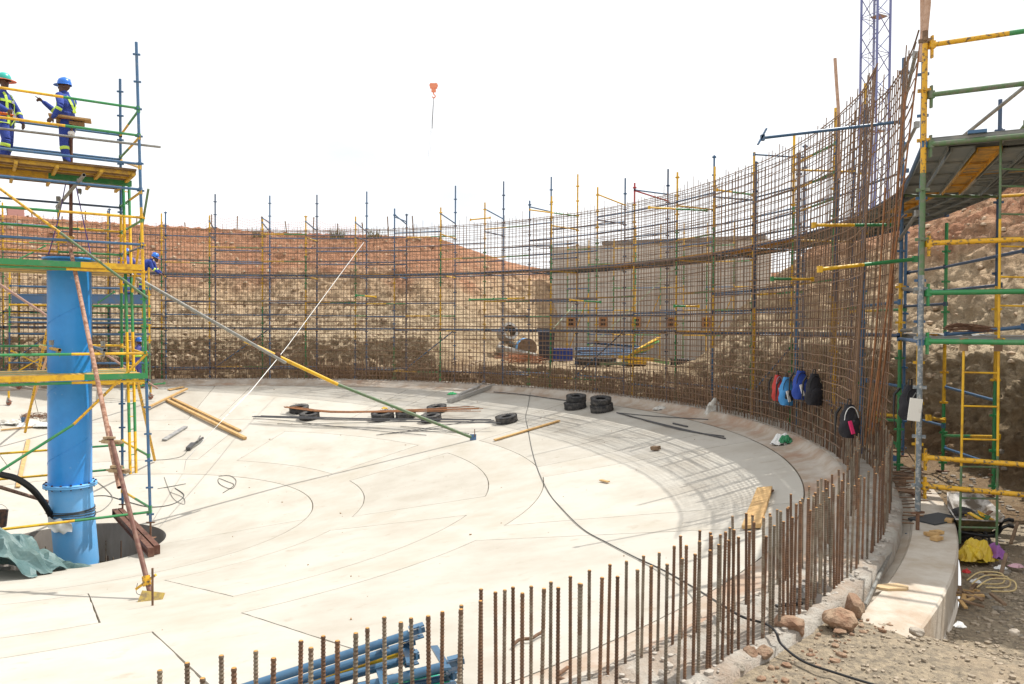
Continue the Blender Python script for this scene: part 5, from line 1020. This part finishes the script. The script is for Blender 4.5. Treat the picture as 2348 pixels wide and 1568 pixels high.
for s in (0, 1):
    h = MB(); h.tube(smooth([wp(2200, 1196+s*10, 8.6-.5*s), wp(2270, 1208+s*8, 8.5-.45*s), wp(2292, 1202+s*8, 8.4-.3*s), wp(2302, 1183+s*14, 8.3-.25*s), wp(2316, 1177+s*14, 8.3-.25*s)], 3), .017, 8, 0); h.tube([wp(2316, 1177+s*14, 8.3-.25*s), wp(2327, 1179+s*14, 8.3-.25*s)], .021, 8, 0); h.build('handle', BLK, wb)
    l = MB(); l.tube(smooth([wp(2262, 1206, 8.5-.4*s), wp(2258+s*16, 1225, 8.45-.35*s), V((wp(2262+s*20, 1262, 8.4-.35*s).x, 8.4-.35*s, gz))], 3), .014, 8, 0); l.build('leg', REBS, wb)
wc = V((wp(2210, 1235, 8.45).x, 8.45, gz+.19)); MB().lathe([(.12,-.035),(.175,-.03),(.19,0),(.175,.03),(.12,.035)], 26, wc, axis=V((.12,1,0))).lathe([(.0,-.02),(.12,-.02),(.12,.02),(0,.02)], 20, wc, axis=V((.12,1,0))).build('wheel', TYRE, wb)
sc = thing('plastic_scraps', 'yellow plastic and broken wood scraps in the wheelbarrow tray', 'scraps', wp(2240, 1180, 8.4)); rr = random.Random(17)
for k in range(26):
    p = wp(rr.uniform(2203, 2268), rr.uniform(1166, 1184), rr.uniform(8.2, 8.65)); MB().box(p, (rr.uniform(.06,.2), rr.uniform(.03,.07), .012), Euler((rr.uniform(-.6,.6), rr.uniform(-.6,.6), rr.uniform(0,3))).to_matrix()).build('scrap', (YEL, WOODO, STONE, YEL, mat('dark_green_scrap', (.05,.12,.04), .8))[k % 5], sc)
# ladder on the right
l2 = thing('steel_ladder', 'yellow and green steel ladder leaning against the lower deck on the right', 'ladder', P(2250, 1238, 7.6))
for (u0, v0), (u1, v1) in (((2209, 765), (2205, 1233)), ((2288, 300), (2290, 1236))):
    a, b = P(u0, v0, 7.55), P(u1, v1, 7.55); mb = MB(); lens = [0, .35, .62, 1] if v0 > 500 else [0, .2, .55, .78, 1]; mm = [0, 0, 1] if v0 > 500 else [1, 0, 0, 1]
    for k in range(len(lens)-1): mb.tube([lerp(a, b, lens[k]), lerp(a, b, lens[k+1])], .012, 8, mm[k])
    mb.build('stile', [YEL, GRNW], l2)
for v in (375, 414, 478, 552, 622, 688, 764, 842, 919, 995, 1058, 1130, 1197): 
    ul = 2207 if v > 770 else 2290; ur = 2290 if v > 770 else 2372; MB().tube([P(ul, v-1, 7.55), P(ur, v, 7.55)], .010, 6).build('rung', YEL if 480 < v < 1040 else GRNW, l2)
a, b = P(2372, 290, 7.55), P(2372, 772, 7.55); MB().tube([a, b], .012, 8).build('stile', YEL, l2)
for u in (2209, 2288): MB().bar(P(u, 762, 7.55), P(u, 792, 7.55), .03, .07).build('ladder_hook', WOODO, l2)
# debris on the footing and the gravel
def PG(u, v, z=-2.02): return PZ(u, v, z)
tag(MB().bar(PG(2116, 1186), PG(2186, 1172), .30, .03).build('dark_plate', mat('dark_plate', (.05,.055,.06), .6)), 'flat dark plate lying on the footing by the scaffold base', 'plate')
for k, (u, v) in enumerate(((2140, 1217), (2152, 1213), (2152, 1227), (2180, 1185))):
    tag(MB().box(PG(u, v)+V((0,0,.02)), (.12,.07,.03), Matrix.Rotation(.3*k, 3, 'Z')).build('wood_offcut', WOOD), 'small yellow wood offcut on the footing, ' + ('leftmost of three', 'farthest of three', 'nearest of three', 'alone beside the dark plate')[k], 'offcut', 'wood offcuts on the footing')
tag(MB().tube([PG(1990, 1378, -1.99), PG(2050, 1248, -1.99)], .016, 8).build('grey_rod', GALV), 'grey steel rod lying lengthwise on the footing', 'rod')
def slabby(p, sx, sy, h, m, name, label, cat, seed, grp=None):
    r_ = random.Random(seed); n = 12; mb = MB(); k = [1+r_.uniform(-.25,.25) for _ in range(n)]; b = [(p.x+math.cos(2*math.pi*i/n)*sx*k[i], p.y+math.sin(2*math.pi*i/n)*sy*k[i], p.z) for i in range(n)]; t = [(x, y, z+h) for x, y, z in b]; mb.add(b+t, [(i, (i+1) % n, n+(i+1) % n, n+i) for i in range(n)]+[tuple(range(n, 2*n))]); return tag(mb.build(name, m), label, cat, grp)
slabby(PG(2055, 1338), .13, .07, .02, mat('tan_scrap', (.50,.36,.20), .8), 'tan_flake', 'thin tan flake of wood lying on the sunlit footing', 'flake', 4); slabby(PG(2023, 1254), .05, .04, .05, WHT, 'paper_ball', 'crumpled white paper cup beside the footing', 'paper', 6)
def rock(p, r, m, label, seed, name='rock', sq=.75):
    r_ = random.Random(seed); bm = bmesh.new(); bmesh.ops.create_icosphere(bm, subdivisions=3, radius=1); k = [V((r_.gauss(0,1), r_.gauss(0,1), r_.gauss(0,1))).normalized() for _ in range(11)]; th = [r_.uniform(.55, .85) for _ in k]
    for v in bm.verts:
        c = v.co.normalized(); s = 1.0
        for d_, t_ in zip(k, th):
            q = c.dot(d_)
            if q*s > t_: s = t_/q
        v.co = c*s*(1+r_.uniform(-.045,.045)+.06*math.sin(c.x*7+seed)*math.cos(c.z*6+c.y*5))*r
        v.co.z *= sq
    me = bpy.data.meshes.new(name); bm.to_mesh(me); bm.free(); me.materials.append(m); me.shade_flat()
    o = bpy.data.objects.new(name, me); COL.objects.link(o); o.location = V(p)+V((0,0,r*sq*.45)); o.rotation_euler.z = r_.uniform(0, 6); return tag(o, label, 'rock')
rock(PG(1966, 1392, -1.98), .095, STONE, 'knobbly brown rock upright beside the grey rod', 1, sq=1.0); rock(PG(1934, 1428, -1.97), .118, STONE, 'large flat-topped red rock beside the footing end', 2, sq=.7); rock(PG(1820, 1440, -1.96), .115, STONE, 'rounded orange rock against the outside of the rim', 3, sq=.7)
rock(PG(1956, 1348, -2.05), .06, STONEG, 'small grey-brown stone in the channel beside the rim', 4); rock(PG(2108, 1442, -1.98), .05, STONEG, 'small dark grey stone on the gravel in front of the footing', 5); rock(PG(1760, 1496, -1.95), .06, STONE, 'reddish stone by the rim, right of the pale one', 6); rock(PG(1728, 1500, -1.95), .06, STONE, 'pale tan stone by the rim near the cable', 7)
rock(PG(1703, 1528, -1.95), .045, STONEG, 'grey stone lowest against the rim edge', 8); rock(PG(2331, 1440, -1.95), .04, STONEG, 'lone blue-grey stone at the right edge of the gravel', 9); rock(PG(1930, 1440, -1.96), .05, STONE, 'flat red stone chip in front of the large red rock', 10, sq=.3)
rr = random.Random(77)
def scatter(n, fn, name, label, m, rmin, rmax, cat='stones'):
    mb = MB()
    for k in range(n):
        p, nrm = fn(); r = rmin+(rmax-rmin)*rr.random()**3; mb.ball(p, (r*rr.uniform(.8,1.3), r*rr.uniform(.7,1.1), r*rr.uniform(.5,.8)), 6, noise=.25, rot=Matrix.Rotation(rr.uniform(0,3), 3, 'Z'))
    return tag(mb.build(name, m), label, cat, kind='stuff')
def groundpt(t0, t1, r0, r1):
    def f():
        while True:
            t = rr.uniform(t0, t1); i = int(np.clip(np.searchsorted(thd, t), 1, len(thd)-1)); rs = rr.uniform(r0, r1); j = int(np.argmin(np.abs(GR2[i]-rs))); a = GT[i, j]; return V((CX+GR2[i, j]*math.cos(a)+rr.uniform(-.05,.05), CY+GR2[i, j]*math.sin(a)+rr.uniform(-.05,.05), GZ2[i, j]+.005)), None
    return f
PEB = mat('gravel_pebble', (.38,.31,.23), .9, 0, (.25,.205,.15), 9, coord=W)
scatter(6000, groundpt(-60, -36, 14.0, 17.5), 'gravel_stones', 'loose small stones over the gravel in the foreground', PEB, .004, .022); scatter(2500, groundpt(-37, -25, 14.6, 16.4), 'gravel_stones', 'loose small stones on the ground right of the footing', PEB, .004, .03); scatter(500, groundpt(-36, -5, 14.6, 16.2), 'gravel_stones', 'loose stones along the foot of the right bank', STONEG, .01, .06)
scatter(150, groundpt(-52, -38, 13.97, 14.25), 'rim_rubble', 'reddish rubble against the outside of the rim', STONE, .008, .035); BST = mat('buff_stone', (.52,.41,.29), .95, 0, (.38,.28,.19), 7, coord=W, bump=.3, bscale=20)
scatter(1400, groundpt(-28, 20, 16.2, 23), 'bank_stones', 'pale stones embedded in the right bank', BST, .02, .10)
scatter(1800, groundpt(66, 130, 16.5, 25), 'bank_stones', 'pale stones embedded in the far bank', BST, .03, .13)
def rimpt():
    t = rr.uniform(-62, -20); r = rr.uniform(13.42, 13.9); return pol(r, t, zr+.012), None
scatter(1400, rimpt, 'rim_crumbs', 'crumbs of broken concrete on the rim between the bars', mat('concrete_crumb', (.42,.38,.33), .9), .005, .03, 'crumbs')
for k, (u, v, s) in enumerate(((1838,1357,.05),(1850,1350,.045),(1862,1362,.05),(1846,1372,.04),(1885,1345,.05),(1896,1352,.045),(1872,1375,.05),(1858,1340,.04))):
    tag(MB().box(PG(u, v, zr)+V((0,0,.04)), (s*2, s*1.3, s), Euler((.2*k, .1, k)).to_matrix()).build('spacer_block', mat('grey_spacer_block', (.22,.20,.18), .8)), 'small grey concrete spacer block heaped on the rim between the bars', 'block', 'spacer blocks heaped on the rim')
tag(MB().tube([PG(1786,1382,zr+.03), PG(1845,1374,zr+.03)], .014, 6).build('black_pipe', BLK), 'short black pipe on the rim beside the spacer blocks', 'pipe'); tag(MB().tube([PG(1850,1345,zr+.06), PG(1865,1373,zr+.03)], .016, 8).build('grey_tube_stub', GALV), 'short grey tube stub leaning on the spacer blocks', 'tube')
tag(MB().tube([PG(1797,1432,zr-.02), PG(1848,1440,-1.98)], .012, 6).build('rusty_bolt', RUST), 'long rusty bolt lying on the orange rock by the rim', 'bolt')
for pts, lb in (([(1183,1480),(1200,1466),(1225,1463),(1240,1455),(1253,1448)], 'bent rusty bar lying inside the bars, farther one'), ([(1290,1555),(1330,1565),(1370,1560),(1405,1535)], 'bent rusty bar lying inside the bars at the bottom edge'), ([(1290,1545),(1310,1530)], 'short rusty bar end at the bottom among the starter bars')):
    cable(pts, .012, lb, REB, 'bent_bar', 'steel bar', .03)
# timber and rebar offcuts on the footing near the cage end
rr = random.Random(41)
for k in range(46):
    u = rr.uniform(2030, 2100); v = rr.uniform(1062, 1120); a = PG(u, v, -1.99+rr.uniform(0,.05)); d = V((rr.uniform(.5,1), rr.uniform(-.6,.4), 0)).normalized()*rr.uniform(.2,.5); tag(MB().tube([a-d/2, a+d/2+V((0,0,rr.uniform(0,.03)))], .008, 5).build('rebar_offcut', REBD), 'short rebar offcut in the heap on the footing below the wall end', 'offcut', 'rebar offcuts on the footing')
for k in range(8): 
    v = 1130+k*8; a = PG(2052, v, -1.99); b = PG(2052+rr.uniform(30, 80), v+rr.uniform(-3,3), -1.99); tag(MB().tube([a, b], .008, 5).build('rebar_offcut', REBD), 'thin rebar piece lying across the footing near the scaffold base', 'offcut', 'rebar pieces across the footing')
tag(MB().tube([P(2075,1015,11), P(2120,1075,10)], .01, 5).build('leaning_bar', REBD), 'thin dark bar leaning behind the scaffold base', 'steel bar')
hp_ = thing('wire_bundle', 'bundle of rusty tie wire lying on the lower deck', 'wire bundle', P(2175, 750, 8.6))
for k in range(26):
    a = P(rr.uniform(2160,2190), rr.uniform(746,750), rr.uniform(7.9,8.6)); a.z = -.02+rr.uniform(0,.06); MB().tube(smooth([a, a+V((.12,-.03,rr.uniform(0,.05))), a+V((.3,.03,rr.uniform(-.01,.03))), a+V((.42,-.05,0))], 2), .005, 4).build('wire', RUST, hp_)
# litter right of the footing
YB = mat('yellow_printed_bag', (.72,.52,.04), .45, 0, (.60,.40,.05), 6, coord=W)
q = PZ(2240, 1268, -2.3); yb = rag((q.x, q.y, q.z), .20, .13, .16, YB, 'yellow_bag', 'crumpled yellow plastic bag with purple end beside the footing', 'bag', 21, 16); q2 = rag((q.x+.19, q.y-.04, q.z+.04), .07, .12, .11, mat('purple_print', (.32,.12,.38), .5), 'purple_end', None, None, 5, 8); q2.parent = yb; q2.location = V(q2.location)-V(yb.location)
for k, (u, v, sx, m, lb) in enumerate(((2222,1300,.04,mat('red_scrap', (.6,.04,.04), .6),'small red scrap beside the footing wall'),(2243,1322,.05,WHT,'white paper scrap beside the footing wall'),(2208,1424,.04,WHT,'white plastic scrap at the near corner of the footing'),(2335,1285,.07,mat('pink_paper', (.65,.40,.45), .6),'pink paper scrap at the right edge'),(1700,1548,.0,WHT,''),(2300,1290,.06,WHT,'white flattened carton on the gravel, right'))):
    if lb: p = PZ(u, v, -2.3 if v < 1400 else -2.07); rag((p.x, p.y, p.z), sx, sx*.7, .03, m, 'litter_scrap', lb, 'scrap', 30+k, 7)
for k in range(16):
    u = rr.uniform(2205, 2245); v = rr.uniform(1310, 1375); p = PZ(u, v, -2.3); d = V((rr.uniform(-1,1), rr.uniform(-1,1), 0)).normalized()*rr.uniform(.08,.2); tag(MB().bar(p-d/2, p+d/2+V((0,0,.02)), .03, .015).build('wood_splinter', WOODO if k % 2 else WOOD), 'broken wood splinter in the litter beside the footing', 'splinter', 'wood splinters beside the footing')
for u0, v0, u1, v1, lb in ((2278,1348,2310,1372,'loose brown stick lying on the gravel at the right'), (2265,1300,2295,1312,'pale stick lying among the litter at the right'), (2322,1232,2337,1205,'thin dark bar stuck upright in the gravel at the right'), (2300,1305,2312,1280,'short piece of wood leaning in the litter, right')):
    tag(MB().bar(PZ(u0, v0, -2.25), PZ(u1, v1, -2.2)+V((0,0,.1 if v1 < v0 else 0)), .03, .02).build('loose_stick', WOODO), lb, 'stick')
for k in range(3): 
    p = PZ(2222+12*k, 1318+8*k, -2.25); tag(MB().tube(smooth([p, p+V((.15,.05,.06)), p+V((.28,-.05,.08)), p+V((.22,-.16,.03)), p+V((.05,-.12,.01))], 4), .007, 5).build('plastic_strap', mat('tan_strap', (.55,.42,.20), .6)), 'curled tan packing strap in the litter beside the footing', 'strap', 'curled packing straps')

# ------------------------------------------------------------------ sticks tied to the posts, tower crane, hook
tag(MB().tube([P(2104, 130, 9.0), P(2106, 60, 9.0), P(2104, -40, 9.0)], .026, 8).build('wooden_pole', STICK), 'thin peeled pole rising behind the nearest post', 'pole'); tag(MB().tube([P(2112, 60, 7.72), P(2117, 0, 7.7), P(2118, -60, 7.7)], .030, 8).build('wooden_pole', STICK), 'thick peeled pole stuck in the top of the nearest post', 'pole'); tag(MB().tube([P(1918, 400, 12.8), P(1915, 240, 12.8), P(1910, 180, 12.8), P(1906, 125, 12.8)], .028, 8).build('wooden_pole', STICK), 'slightly crooked peeled pole standing above the rebar wall', 'pole')
CRB = mat('violet_blue_crane_paint', (.14,.18,.38), .5, coord=W)
cr_ = thing('tower_crane', 'blue lattice mast of a tower crane rising behind the rebar wall', 'crane', (30.9, 66, 3.0)); cc = V((P(1997.5, 300, 66).x, 66, 0)); ph = math.atan2(1, 2.02)
def cq(k, z): a = ph+math.pi/4+k*math.pi/2; return cc+V((math.cos(a)*1.13, math.sin(a)*1.13, z))
for k in range(4): MB().bar(cq(k, 2.5), cq(k, 44), .15, .15).build('mast_leg', CRB, cr_)
z = 4.0; hb = 1.62; i = 0
while z < 40:
    for k in range(4):
        b = MB(); b.tube([cq(k, z), cq((k+1) % 4, z+hb)], .04, 5); b.tube([cq((k+1) % 4, z+hb), cq(k, z+2*hb)], .04, 5); b.build('lattice_brace', CRB, cr_); MB().tube([cq(k, z), cq((k+1) % 4, z)], .03, 5).build('lattice_strut', CRB, cr_)
    if i % 3 == 1: MB().box(cc+V((.25,0,z)), (1.0,.9,.05), Matrix.Rotation(ph, 3, 'Z')).build('landing', GALV, cr_)
    z += 2*hb; i += 1
cl = MB(); a = cc+V((-.3,.1,0))
for s in (-.2, .2): cl.tube([a+V((s,0,3)), a+V((s,0,44))], .02, 4)
for k in range(90): cl.tube([a+V((-.2,0,3.2+k*.45)), a+V((.2,0,3.2+k*.45))], .014, 4)
cl.build('climbing_ladder', GALV, cr_)
# jib out of frame that carries the hook
jb0, jb1 = cc+V((0,0,43)), V((P(987, 200, 45).x-6, 41, 43)); jd = (jb1-jb0)
for off in (V((0,0,0)), V((.6,.5,0)), V((.3,.25,1.0))): MB().tube([jb0+off, jb1+off], .08, 6).build('jib_chord', CRB, cr_)
hk = thing('crane_hook', 'orange crane hook block with chains hanging in the white sky', 'hook block', P(987, 215, 45)); HO = mat('faded_orange_block', (.80,.30,.17), .6)
h0 = P(987, 200, 45); mb = MB(); mb.box(h0+V((0,0,.02)), (.42,.16,.28)).box(h0-V((0,0,.22)), (.26,.12,.24)); [mb.lathe([(0,-.05),(.13,-.05),(.13,.05),(0,.05)], 16, h0+V((s*.12,0,.05)), axis=V((0,1,0))) for s in (-1,1)]; mb.build('hook_block', HO, hk)
MB().tube(smooth([h0-V((0,0,.32)), h0-V((.0,0,.45)), h0+V((.10,0,-.56)), h0+V((.02,0,-.68)), h0+V((-.08,0,-.60))], 4), .035, 8).build('hook', HO, hk)
tt_ = (jb0.y-h0.y)/(jb0.y-jb1.y)
for s in (-.1, .1): MB().tube([h0+V((s,0,.1)), V((h0.x+s, h0.y, 43.2))], .006, 4).build('hoist_cable', mat('pale_cable', (.6,.6,.6), .5), hk)
for u, v, w_ in ((985, 297, .0), (976, 365, .008), (980, 367, .008)): MB().tube([h0-V((0,0,.66)), P(u, v, 45)], .016 if v < 300 else .007, 4).build('chain', REBS if v < 300 else GALV, hk)
# fence and sticks on top of the far bank
fn = thing('safety_netting', 'pale orange safety netting on sticks along the top of the far bank', 'fence', pol(24.6, 115, 4.8)); rr = random.Random(9)
xs = list(range(-40, 1010, 58)); prev = None
for x in xs:
    Yf = 38.5 if x > 300 else 36.5; b = P(x, 548 if x > 300 else 530, Yf); b.z = 4.35; t = V((b.x+rr.uniform(-.15,.15), b.y, 4.35+rr.uniform(.75, 1.25))); MB().tube([b, t], .03, 5).build('post', WOODO, fn)
    if prev and x < 880:
        m_ = MB(); a0_, a1_ = prev
        for k in range(7):
            f = k/6; s_ = .12*math.sin(math.pi*.5); m_.tube([lerp(a0_, a1_, .25+.7*f)-V((0,0,0)), lerp(lerp(a0_, a1_, .2+.7*f), lerp(b, t, .2+.7*f), .5)-V((0,0,.10)), lerp(b, t, .25+.7*f)], .006, 3, cap=False)
        for k in range(1, 14): m_.tube([lerp(lerp(a0_, a1_, .2), lerp(b, t, .2), k/14)-V((0,0,.08)), lerp(lerp(a0_, a1_, .93), lerp(b, t, .93), k/14)-V((0,0,.05))], .005, 3, cap=False)
        m_.build('net', NET, fn)
    prev = (b, t)
for u in (30, 36, 52): pass
m_ = MB(); a = P(14, 497, 36.5); b = P(52, 499, 36.5); m_.box((a+b)/2, ((b-a).length, .03, .48)); tag(m_.build('pink_sheet', mat('pink_sheet', (.62,.36,.32), .8)), 'pinkish sheet tied to the netting at the far left skyline', 'sheet')
tf = MB()
for (u, v, n) in ((25, 528, 60), (65, 540, 30), (770, 556, 60), (855, 552, 40), (590, 555, 30)):
    for k in range(n): p = P(u+rr.uniform(-16,16), v, 37.5); p.z = 4.3; a = rr.uniform(0, 6.28); tf.tube([p, p+V((math.cos(a)*.15, math.sin(a)*.15, rr.uniform(.2,.55)))], [.02, .004], 3, cap=False)
tag(tf.build('grass_tufts', mat('dry_green_grass', (.12,.13,.05), .9)), 'dry grass tufts on the crest of the far bank', 'grass', kind='stuff')

# ------------------------------------------------------------------ things on the platform beyond the wall
zP = -1.38
def PP(u, v): return PZ(u, v, zP)
def GP(u, Y, z=zP): p = P(u, 800, Y); return V((p.x, Y, z))
DR = mat('grey_concrete_pipe', (.38,.36,.33), .85, 0, (.25,.23,.2), 4, coord=W)
for k, (u, Y, dz, tl) in enumerate(((1160, 34, .42, V((.3,-1,.1))), (1163, 33.6, 1.15, V((.5,-1,.35))))):
    c = GP(u, Y, zP+dz); m_ = MB(); ax = tl.normalized(); m_.tube([c-ax*.3, c+ax*.3], .38, 20, cap=False).tube([c+ax*.3, c-ax*.3], .27, 20, m=1, cap=False); q_ = V((0,0,1)).rotation_difference(ax).to_matrix(); m_.lathe([(.27,0),(.38,0)], 20, c+ax*.3, axis=ax); tag(m_.build('concrete_ring', [DR, BLK]), 'grey concrete ring beyond the wall, ' + ('lower one' if k == 0 else 'upper one with a dark mouth'), 'concrete ring')  # inside of each ring coloured black to stand for its shade
c = GP(1207, 33, zP+.50); m_ = MB(); ax = V((.1,-1,0)).normalized(); m_.tube([c-ax*.7, c+ax*.25], .42, 24, cap=False); m_.lathe([(0,0),(.42,0)], 24, c+ax*.25, m=1, axis=ax); tag(m_.build('blue_drum', [PIPEL, WOODO]), 'pale blue drum lying on its side with a wooden end, beyond the wall', 'drum')
c = GP(1180, 33, zP+.15); tag(MB().tube([c+V((-.7,0,.35)), c+V((.9,-.4,0))], .14, 10).build('grey_pipe_piece', DR), 'grey pipe piece lying sloped beside the blue drum', 'pipe')
b_ = GP(1252, 30.5); wbn = thing('wheelie_bin', 'dark plastic waste bin standing beyond the rebar wall', 'bin', b_); DKP = mat('dark_bin_plastic', (.035,.035,.05), .55); m_ = MB(); m_.add([b_+V((sx*(.26 if k == 0 else .33), sy*(.24 if k == 0 else .30), .08+k*1.2)) for k in (0,1) for sx, sy in ((-1,-1),(1,-1),(1,1),(-1,1))], [(0,1,5,4),(1,2,6,5),(2,3,7,6),(3,0,4,7),(4,5,6,7),(3,2,1,0)]); m_.build('bin_body', DKP, wbn); MB().box(b_+V((0,0,1.32)), (.74,.68,.07)).build('lid', DKP, wbn)
for s in (-1,1): MB().lathe([(0,-.04),(.1,-.04),(.1,.04),(0,.04)], 14, b_+V((s*.25,.2,.1)), axis=V((1,0,0))).build('wheel', BLK, wbn)
tag(MB().box(GP(1285, 31.5, zP+.28), (.95,.6,.5)).build('blue_crate', mat('navy_crate', (.02,.05,.25), .6)), 'navy blue crate beside the dark bin beyond the wall', 'crate')
rr = random.Random(51); sh = MB()
for k in range(160): p = GP(rr.uniform(1158, 1232), 30.2+rr.uniform(-.5,.5), zP+rr.uniform(.02,.32)); a = rr.uniform(-.5,.5); sh.tube([p, p+V((math.cos(a)*.5*rr.choice((-1,1)), math.sin(a)*.4, rr.uniform(-.12,.12)))], .008, 3, cap=False)
tag(sh.build('rusty_wire_heap', mat('orange_wire', (.38,.15,.07), .8)), 'heap of thin rusty orange wire beyond the wall, below the drum', 'wire heap')
rk_ = thing('blue_tube_stack', 'stack of dark blue scaffold tubes on tyres beyond the rebar wall', 'tube stack', GP(1405, 29.5))
for k in range(22): MB().tube([GP(1325+rr.uniform(-8,8), 29+.05*k, zP+.35+.06*(k % 5)), GP(1478+rr.uniform(-10,6), 29.3+.05*k, zP+.38+.06*(k % 5))], .03, 6).build('tube', (BLUE, DBLUE, BLUE, DBLUE)[k % 4], rk_)
for k in range(7): MB().box(GP(1360+k*16, 30.2, zP+.78-.02*k), (.5,.35,.06)).build('bracket', BLUE, rk_)
for u, Y in ((1345, 28.6), (1385, 28.6), (1565, 28.3), (1575, 28.2), (1455, 28.8)):
    o = bpy.data.objects.new('tyre', TM); COL.objects.link(o); o.location = GP(u, Y, zP); o.scale = (1.5, 1.5, 1.5); tag(o, {1345:'tyre under the left end of the blue tube stack beyond the wall',1385:'tyre under the middle of the blue tube stack beyond the wall',1565:'big dark tyre lying on the ground beyond the wall, right side',1575:'second dark tyre behind the big one beyond the wall, right side',1455:'tyre under the yellow tubes beyond the wall'}[u], 'tyre')
yt = thing('yellow_tube_pile', 'pile of yellow and green tubes leaning in a fan beyond the rebar wall', 'tube pile', GP(1480, 29))
for k in range(18): MB().tube([GP(1436+k*1.5, 28.6-.03*k, zP+.28+.02*k), GP(1484+k*1.6+rr.uniform(-5,5), 29.4+.03*k, zP+.62+.025*k-.04*(k % 4))], .032, 6).build('tube', YEL if k % 3 else mat('lime_green_tube', (.12,.42,.10), .5), yt)
for a, b, c, d in ((1418, .30, 1500, .22), (1425, .15, 1470, .12), (1480, .25, 1535, .1)): MB().bar(GP(a, 28.4, zP+b), GP(c, 28.2, zP+d), .10, .12).build('beam', YEL if a < 1480 else mat('faded_green_beam', (.20,.36,.14), .6), yt)
tag(MB().bar(GP(1375, 27.9, zP+.08), GP(1440, 27.9, zP+.1), .14, .10).build('green_beam', GRNW), 'dull green beam lying on the ground beyond the wall', 'beam'); tag(MB().bar(GP(1440, 27.9, zP+.1), GP(1482, 27.9, zP+.12), .14, .10).build('yellow_beam', YEL), 'yellow beam lying end to end with the dull green one beyond the wall', 'beam')
# inner scaffold in front of the building
bs = thing('building_scaffold', 'yellow and green scaffold standing against the grey concrete building', 'scaffold', GP(1500, 33.5))
prev = None
for k, u in enumerate((1300, 1348, 1405, 1455, 1512, 1565, 1618, 1680, 1725)):
    Y = 35.5-k*.35; a = GP(u, Y, zP); b = GP(u, Y, 4.6 if k > 2 else 4.0); standard(bs, a, b, [(.3,GRN),(.55,YEL),(.8,GRN),(1,YEL)] if k % 2 else [(.4,YEL),(.7,GRN),(1,YEL)])
    if prev:
        for z_ in (-.3, .8, 1.8, 2.9, 3.6):
            if (k*7+int(z_*10)) % 4: ledger(bs, prev+V((0,0,z_-zP)), a+V((0,0,z_-zP)), (YEL, GRN, BLUE)[(k+int(z_)) % 3], None)
        if k % 3 == 1: ledger(bs, prev+V((0,0,.1)), a+V((0,0,2.9)), YELW, None, name='brace')
    prev = a
for (u0, v0, Y0, u1, v1, Y1) in ((1313, 700, 33.5, 1235, 790, 32), (1555, 600, 33, 1330, 815, 32.5)): ledger(bs, P(u0, v0, Y0), P(u1, v1, Y1), mat('pale_green_tube', (.35,.42,.30), .6), None, name='brace')
# steel props standing inside the cage
for k, tq_ in enumerate((11.5, 3.5, -4, -10)):
    p = pol(13.95, tq_, 0); a = V((p.x, p.y, -2.0)); b = V((p.x, p.y, 3.5)); t = standard(None, a, b, [(.5,BLUE),(1,DBLUE)] if k % 2 else [(.45,YELW),(1,DBLUE)], r=.035); tag(t, 'thick upright steel post against the outside of the rebar wall, ' + ('leftmost of the four', 'second from the left', 'third from the left', 'rightmost of the four')[k], 'post')
